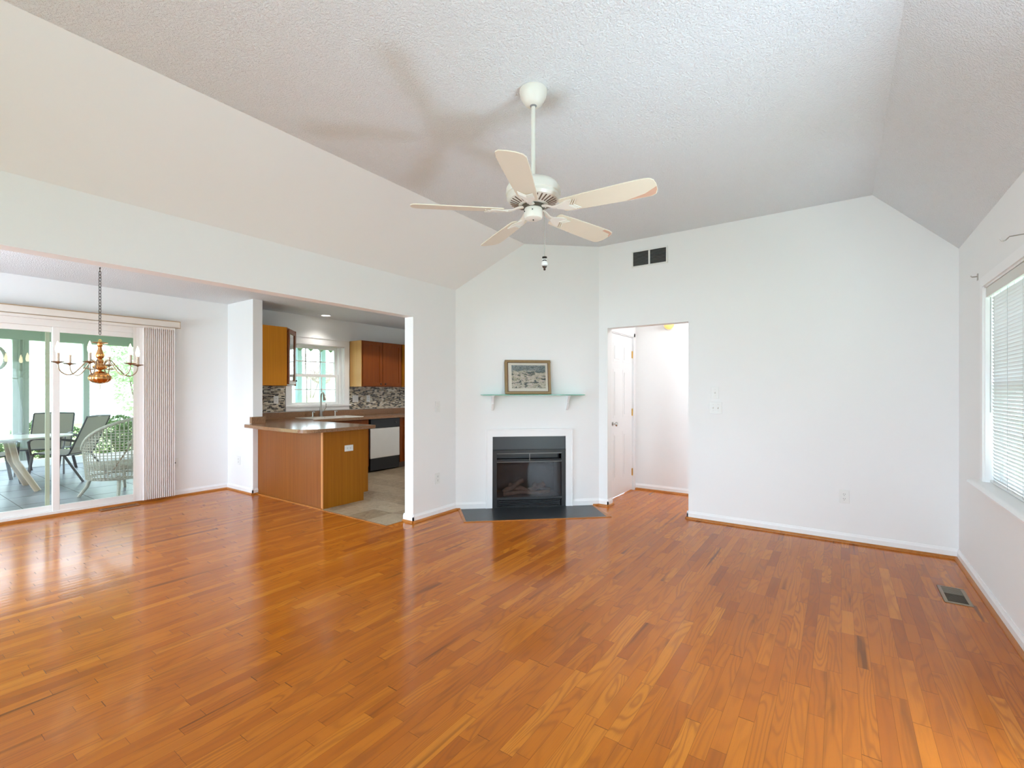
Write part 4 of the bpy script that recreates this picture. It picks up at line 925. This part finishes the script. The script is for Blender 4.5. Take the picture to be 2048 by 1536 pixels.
MB().lathe([(.125, -.012), (.115, -.045), (.07, -.075), (0, -.085)], seg=30).build('dome', mat('lit_frosted_dome', (1, 1, 1), .4, emit=(1, .97, .93), es=5), hc, smooth=60)
lamp('added_hall_fill', 'POINT', (-.95, 5.62, 2.30), (0, 0, 0), 25, (.97, .97, 1), .10)

# ------------------------------------------------------------------ sun porch
PX0, PX1, PY0, PY1 = -11.7, XD - .15, -2.2, 3.78
pf = MB().box(PX0, PY0, -.14, PX1, PY1, -.03); struct('floor.002', pf, PTILE, 'grey tiled sun porch floor')
f = MB()
for i in range(9): x = PX1 - .35 - i * .61; f.box(x - .004, PY0, -.03, x + .004, PY1, -.0292)
for i in range(10): y = PY0 + .35 + i * .61; f.box(PX0, y - .004, -.03, PX1, y + .004, -.0292)
struct('trim_10', f, GROUT, 'dark joints between porch tiles')
struct('ceiling.004', MB().box(PX0 - .3, PY0 - .2, 2.46, PX1, PY1 + .1, 2.54), mat('porch_ceiling', (.55, .60, .58), .7), 'sun porch ceiling')
f = MB().box(PX0 - .06, PY0, -.03, PX0 + .04, PY1, .10).box(PX0, PY1 - .08, -.03, PX1, PY1, .10)
struct('trim_11', f, TRIM, 'low white curb round the sun porch')
f = MB().box(PX0 - .05, PY0, 2.20, PX0 + .07, PY1, 2.46).box(PX0, PY1 - .1, 2.20, PX1, PY1, 2.46)
struct('trim_12', f, GREEN, 'sage green beam round the sun porch')
for i, (y, w_, lb_) in enumerate(((1.81, .20, 'wide sage green porch post seen through the left door panel'), (2.675, .085, 'thin grey green porch post seen through the right door panel'), (.2, .12, 'sage green porch post left of the wide one'), (-1.2, .12, 'sage green porch post at the near end'), (3.72, .10, 'sage green porch corner post behind the stacked blind'))):
    f = MB().box(PX0 - .04, y - w_ / 2, .10, PX0 + .06, y + w_ / 2, 2.20)
    if w_ > .15: f.box(PX0 + .06, y - .03, .10, PX0 + .075, y - .015, 2.20).box(PX0 + .06, y + .02, .10, PX0 + .075, y + .03, 2.2)
    tag(f.build('porch_post', GREEN, None, loc=(PX0, y, .10)), lb_, 'post', 'sun porch posts')
FL = -.03
# table
tb = thing('patio_table', 'pale oval patio table on tan legs in the sun porch', 'table', (-9.15, .85, FL))
ov = [(.50 * cos(t) if True else 0, 1.10 * sin(t)) for t in [2 * pi * i / 48 for i in range(48)]]
MB().prism([(x * 1, y) for x, y in ov], .700, .722).build('tabletop', mat('pale_stone_tabletop', (.50, .47, .43), .25), tb, bevel=.006)
for sx_ in (-1, 1):
    for sy_ in (-1, 1):
        MB().tube([(sx_ * .16, sy_ * .45, .70), (sx_ * .20, sy_ * .50, .40), (sx_ * .34, sy_ * .68, .0)], (.035, .018), 8).build('leg', mat('tan_table_leg', (.42, .32, .24), .5) if 'tan_table_leg' not in bpy.data.materials else bpy.data.materials['tan_table_leg'], tb)
MB().box(-.18, -.5, .66, .18, .5, .70).build('apron', bpy.data.materials['tan_table_leg'], tb)
def sling_chair(loc, rz, label):
    """faces local -y, back on +y"""
    t = thing('patio_chair', label, 'chair', loc, rz, 'sling chairs round the patio table')
    # fabric: seat then back, one curved sheet with thickness
    pr = [(-.25, .405), (-.22, .425), (0, .40), (.18, .385), (.22, .41), (.28, .55), (.38, .78), (.45, .95)]
    for nm, P in (('seat', pr[:5]), ('backrest', pr[4:])):
        vs, k = [], len(P)
        for dz in (0, .008):
            for x in (-.245, .245):
                for y, z in P: vs.append((x, y - (dz if nm == 'backrest' else 0), z + (0 if nm == 'backrest' else dz)))
        fs = []
        for i in range(k - 1):
            fs += [(i, i + 1, k + i + 1, k + i), (2 * k + i, 3 * k + i, 3 * k + i + 1, 2 * k + i + 1), (i, 2 * k + i, 2 * k + i + 1, i + 1), (k + i, k + i + 1, 3 * k + i + 1, 3 * k + i)]
        fs += [(0, k, 3 * k, 2 * k), (k - 1, 3 * k - 1, 4 * k - 1, 2 * k - 1)]
        MB().add(vs, fs).build(nm, SLING, t)
    fr = MB()
    for x in (-.255, .255): fr.tube([(x, y, z) for y, z in pr], .012, 8)
    fr.tube([(-.255, .45, .955), (0, .46, .965), (.255, .45, .955)], .012, 8).tube([(-.255, -.25, .405), (.255, -.25, .405)], .012, 8).tube([(-.255, .20, .385), (.255, .20, .385)], .012, 8)
    fr.build('frame', CHARC, t, smooth=60)
    for sg in (-1, 1):
        MB().tube([(sg * .27, -.24, .40), (sg * .285, -.30, 0)], (.022, .014), 8).build('leg', CHARC, t)
        MB().tube([(sg * .27, .16, .39), (sg * .285, .42, 0)], (.022, .014), 8).build('leg', CHARC, t)
        MB().tube([(sg * .27, -.26, .40), (sg * .30, -.27, .60), (sg * .305, -.20, .645), (sg * .30, .05, .64), (sg * .275, .30, .60)], (.018, .012), 8).build('armrest', CHARC, t, smooth=60)
    return t
sling_chair((-9.69, 1.98, FL), R(-45), 'taupe sling chair with reclined back seen behind the right door panel')
sling_chair((-10.7, 1.95, FL), R(66), 'taupe sling chair at the far side of the patio table')
sling_chair((-9.95, 1.20, FL), R(182), 'sling chair at the left edge with its seat turned to the right')
# wicker chair, its back to the door
wk = thing('wicker_armchair', 'weathered wicker tub armchair just outside the sliding door', 'chair', (-7.78, 2.14, FL), R(-62))
# local: faces -y?  the back is on +y, nearest the door
f = MB(); n_a = 40; r_o = .34
def tubp(t, h): # t from -1..1 round the back
    a = pi / 2 + t * R(128); return (r_o * (1 + .10 * h) * cos(a) * 1.05, r_o * (1 + .10 * h) * sin(a))
def rim(t): return .40 + .50 * max(0, cos(t * R(82))) ** .8
vs = []; nz_ = 12
for i in range(n_a + 1):
    t = -1 + 2 * i / n_a
    for j in range(nz_ + 1):
        h = j / nz_; z = .22 + (rim(t) + .10 - .22) * h; x, y = tubp(t, h); vs.append((x, y, z))
for i in range(n_a + 1):
    t = -1 + 2 * i / n_a
    for j in range(nz_ + 1):
        h = j / nz_; z = .22 + (rim(t) + .10 - .22) * h; x, y = tubp(t, h); vs.append((x * .955, y * .955, z))
# woven strands instead of a sheet, so the light shows through as in rattan
g2 = MB()
for i in range(0, n_a + 1):
    t = -1 + 2 * i / n_a
    g2.tube([(*tubp(t, j / 6), .22 + (rim(t) - .12) * j / 6) for j in range(7)], .0062, 5)
for j in range(26):
    zz = .22 + j * .018 if j < 14 else .46 + (j - 14) * .035
    pts = [(*tubp(t, (zz - .22) / max(.2, rim(t) - .12)), zz) for t in [-1 + 2 * i / 30 for i in range(31)] if rim(t) + .10 > zz + .02]
    if len(pts) > 3: g2.tube([(x * (1.0 + .012 * (-1) ** q), y * (1.0 + .012 * (-1) ** q), z) for q, (x, y, z) in enumerate(pts)], .0052, 5)
g2.build('woven_shell', WICK, wk)
MB().tube([(*tubp(t, 1.05), rim(t) + .10) for t in [-1 + 2 * i / 30 for i in range(31)]], .020, 8).build('rolled_rim', WICK, wk, smooth=60)
MB().prism([(.32 * cos(t), .32 * sin(t) - .02) for t in [2 * pi * i / 28 for i in range(28)]], .34, .40).build('seat', WICK, wk, bevel=.01)
MB().tube([(.335 * cos(t), .335 * sin(t), .235) for t in [2 * pi * i / 28 for i in range(28)]], .016, 8, True).build('seat_ring', WICK, wk, smooth=60)
wkd = mat('brown_rattan', (.25, .16, .10), .6)
MB().tube([(*tubp(-.42, .2), .36), (*tubp(-.15, .8), .76), (*tubp(0, .9), .82), (*tubp(.15, .8), .76), (*tubp(.42, .2), .36)], .009, 6).build('back_brace', wkd, wk, smooth=60)
for a in (42, 138, 222, 318):
    ca, sa = cos(R(a)), sin(R(a))
    MB().tube([(ca * .30, sa * .30, .26), (ca * .34, sa * .34, .12), (ca * .42, sa * .42, .0)], .022, 8, r1=.018).build('leg', WICK, wk, smooth=60)
# hanging wreath
wr_t = MB(); rw = .17
for i in range(6):
    wr_t.tube([((.01 * sin(3 * t + i)), (rw + .012 * sin(5 * t + i)) * cos(t), (rw + .012 * sin(5 * t + i)) * sin(t)) for t in [2 * pi * q / 30 for q in range(30)]], .009, 5, True)
for i in range(4):
    a = R(60 + i * 22); wr_t.tube([(0, 0, -rw), (0, .05 * cos(a) * 2, 0), (0, rw * cos(a), rw * sin(a))], .008, 5)
wr_t.tube([(0, 0, rw), (0, 0, .70)], .002, 4)
o = wr_t.build('hanging_wreath', mat('bleached_twigs', (.50, .49, .47), .8, var=.2), None); o.location = (-9.2, 1.16, 1.75); o.rotation_euler = (0, 0, R(35))
tag(o, 'bleached twig wreath hanging in the sun porch at the left edge', 'wreath')

# ------------------------------------------------------------------ outdoors
struct('trim_13', MB().box(-14, -30, -.2, -6.9, 40, -.14).prism([(-100, 1.6), (-60, 1.5), (-40, .88), (-14, -.14), (-14, -.2), (-100, -.3)], -40, 90, 'y').box(-6.9, -40, -.7, 40, 60, -.6), LAWN, 'pale green lawn outside')
def foliage(name, blobs, n_, size, m, label, cat, loc, group=None, trunk=None, seed=1, split=True):
    rnd = random.Random(seed); t = thing(name, label, cat, loc, 0, group); f = MB()
    for _ in range(n_):
        c, r, sz = blobs[rnd.randrange(len(blobs))]
        v = Vector((rnd.gauss(0, 1), rnd.gauss(0, 1), rnd.gauss(0, 1))).normalized() * r * rnd.uniform(.72, 1.04) ** .5
        p = Vector((c[0] + v.x, c[1] + v.y, c[2] + v.z * sz))
        if p.z < .0: continue
        a = Vector((rnd.uniform(-1, 1), rnd.uniform(-1, 1), rnd.uniform(-1, 1))).normalized(); b_ = a.orthogonal().normalized(); s = size * rnd.uniform(.6, 1.3)
        f.add([p - a * s, p - b_ * s * .45 + a * .1 * s, p + a * s, p + b_ * s * .45 + a * .1 * s], [(0, 1, 2, 3)])
    f.build('foliage', m, t)
    tr = MB()
    for c, r, sz in blobs[:6]: tr.tube([(c[0] * .2, c[1] * .2, 0), (c[0] * .6, c[1] * .6, c[2] * .5), c], .02 + .03 * r, 6, r1=.008)
    tr.build('stem', mat('grey_brown_bark', (.16, .12, .09), .9) if 'grey_brown_bark' not in bpy.data.materials else bpy.data.materials['grey_brown_bark'], t)
    return t
LB = ('rounded dark green shrub outside the porch behind the table', 'dark green shrub outside the porch between wide post and far chair', 'dark green shrub outside the porch behind the reclined chair', 'dark green shrub behind the wicker armchair', 'dark green shrub at the far left outside the porch')
for i, (y, lab) in enumerate(zip((1.20, 2.35, 3.50, 4.65, .05), LB)):
    foliage('garden_shrub', [((0, -.18, .45), .38, 1), ((.05, .2, .42), .36, 1), ((-.1, 0, .62 if i != 3 else .8), .34, .9)], 2300, .036, LEAF, lab, 'shrub', (-12.75, y, -.14), 'shrubs outside the sun porch', seed=i)
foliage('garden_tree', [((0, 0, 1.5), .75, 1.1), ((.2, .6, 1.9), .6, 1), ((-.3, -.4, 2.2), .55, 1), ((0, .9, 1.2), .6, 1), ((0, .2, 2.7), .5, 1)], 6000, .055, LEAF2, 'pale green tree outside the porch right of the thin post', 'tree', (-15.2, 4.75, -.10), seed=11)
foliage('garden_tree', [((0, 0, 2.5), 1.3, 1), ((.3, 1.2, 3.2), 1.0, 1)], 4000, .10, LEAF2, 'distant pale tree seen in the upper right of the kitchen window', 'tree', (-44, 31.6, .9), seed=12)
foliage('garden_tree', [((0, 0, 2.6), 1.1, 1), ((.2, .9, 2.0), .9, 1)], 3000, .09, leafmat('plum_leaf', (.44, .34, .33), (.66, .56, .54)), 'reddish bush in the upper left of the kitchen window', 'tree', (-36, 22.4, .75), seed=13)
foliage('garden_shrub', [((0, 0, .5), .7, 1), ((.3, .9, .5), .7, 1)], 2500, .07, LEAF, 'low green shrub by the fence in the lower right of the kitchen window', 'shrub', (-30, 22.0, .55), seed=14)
# white house across the lawn
h = thing('neighbour_house', 'white sided house beyond the porch behind the patio table', 'house', (-22, 1.0, 0))
f = MB().box(-22.2, -8, 0, -22.0, 6.6, 3.6)
for i in range(24): f.prism([(-22.0, .15 * i), (-21.975, .15 * i), (-22.0, .15 * i + .15)], -8, 6.6, 'y')
wpart(f, 'siding', SIDING, h); wpart(MB().prism([(-21.5, 3.6), (-21.45, 3.75), (-25, 5.6), (-28.5, 3.75), (-28.4, 3.6)], -8.3, 6.9, 'y'), 'roof', ROOFM, h)
wpart(MB().box(-21.99, -.2, 1.2, -21.93, 1.6, 2.9), 'window', mat('pale_house_window', (.50, .55, .60), .15), h)
h = thing('neighbour_house', 'distant white house with grey blue garage door through the kitchen window', 'house', (-70, 44.6, 1.4))
f = MB().box(-76, 38, 1.3, -70, 52, 4.0)
wpart(f, 'wall', SIDING, h); wpart(MB().prism([(-69.6, 3.95), (-73, 6.2), (-76.4, 3.95)], 37.6, 52.4, 'y'), 'roof', mat('pale_shingle', (.50, .50, .52), .9), h)
wpart(MB().box(-70.05, 43.5, 1.5, -69.9, 45.6, 3.35), 'garage_door', mat('grey_blue_door', (.28, .38, .44), .5), h)
fn = thing('garden_fence', 'white fence across the lawn in the kitchen window', 'fence', (-40, 26, .88))
f = MB().box(-40.02, 18, .95, -39.98, 29.0, 1.55).box(-40.05, 18, 1.52, -39.95, 29, 1.6); wpart(f, 'board_panel', SIDING, fn)
for i in range(7): wpart(MB().box(-40.07, 18 + i * 1.8, .85, -39.93, 18.14 + i * 1.8, 1.70), 'fence_post', SIDING, fn)
# awning outside the kitchen
aw = thing('garden_awning', 'green awning frame with zigzag valance outside the kitchen window', 'awning', (-10.5, 6.6, -.14))
for y in (5.20, 6.228, 6.853, 7.75): wpart(MB().box(-10.55, y - .055, -.14, -10.45, y + .055, 2.50), 'post', mat('blue_green_post', (.26, .38, .39), .5) if 'blue_green_post' not in bpy.data.materials else bpy.data.materials['blue_green_post'], aw)
f = MB(); y = 4.2
while y < 8.4:
    f.prism([(y, 2.42), (y + .27, 2.42), (y + .27, 2.37), (y + .135, 2.26), (y, 2.37)], -10.44, -10.425, 'x'); y += .27
wpart(f, 'valance', mat('olive_green_canvas', (.13, .17, .10), .8), aw)
wpart(MB().box(-10.55, 4.2, 2.42, -10.42, 8.5, 2.52).prism([(-10.55, 2.5), (-10.55, 2.54), (-7.1, 2.94), (-7.1, 2.90)], 4.2, 8.5, 'y'), 'roof_panel', mat('olive_green_roof', (.16, .19, .12), .8), aw)
# porch side beyond right window: light siding of the neighbour
h = thing('neighbour_house', 'pale sided house close outside the right wall window', 'house', (5.5, 6.0, -.2))
f = MB().box(5.5, 2.0, -.2, 5.7, 14, 4.2)
for i in range(29): f.prism([(5.5, -.2 + .15 * i), (5.475, -.2 + .15 * i), (5.5, -.05 + .15 * i)], 2.0, 14, 'y')
wpart(f, 'siding', SIDING, h)
wpart(MB().box(5.40, 6.1, .5, 5.5, 7.2, 2.3).box(5.40, 9.0, .5, 5.5, 10.0, 2.3), 'window', mat('grey_window', (.20, .22, .24), .2), h)
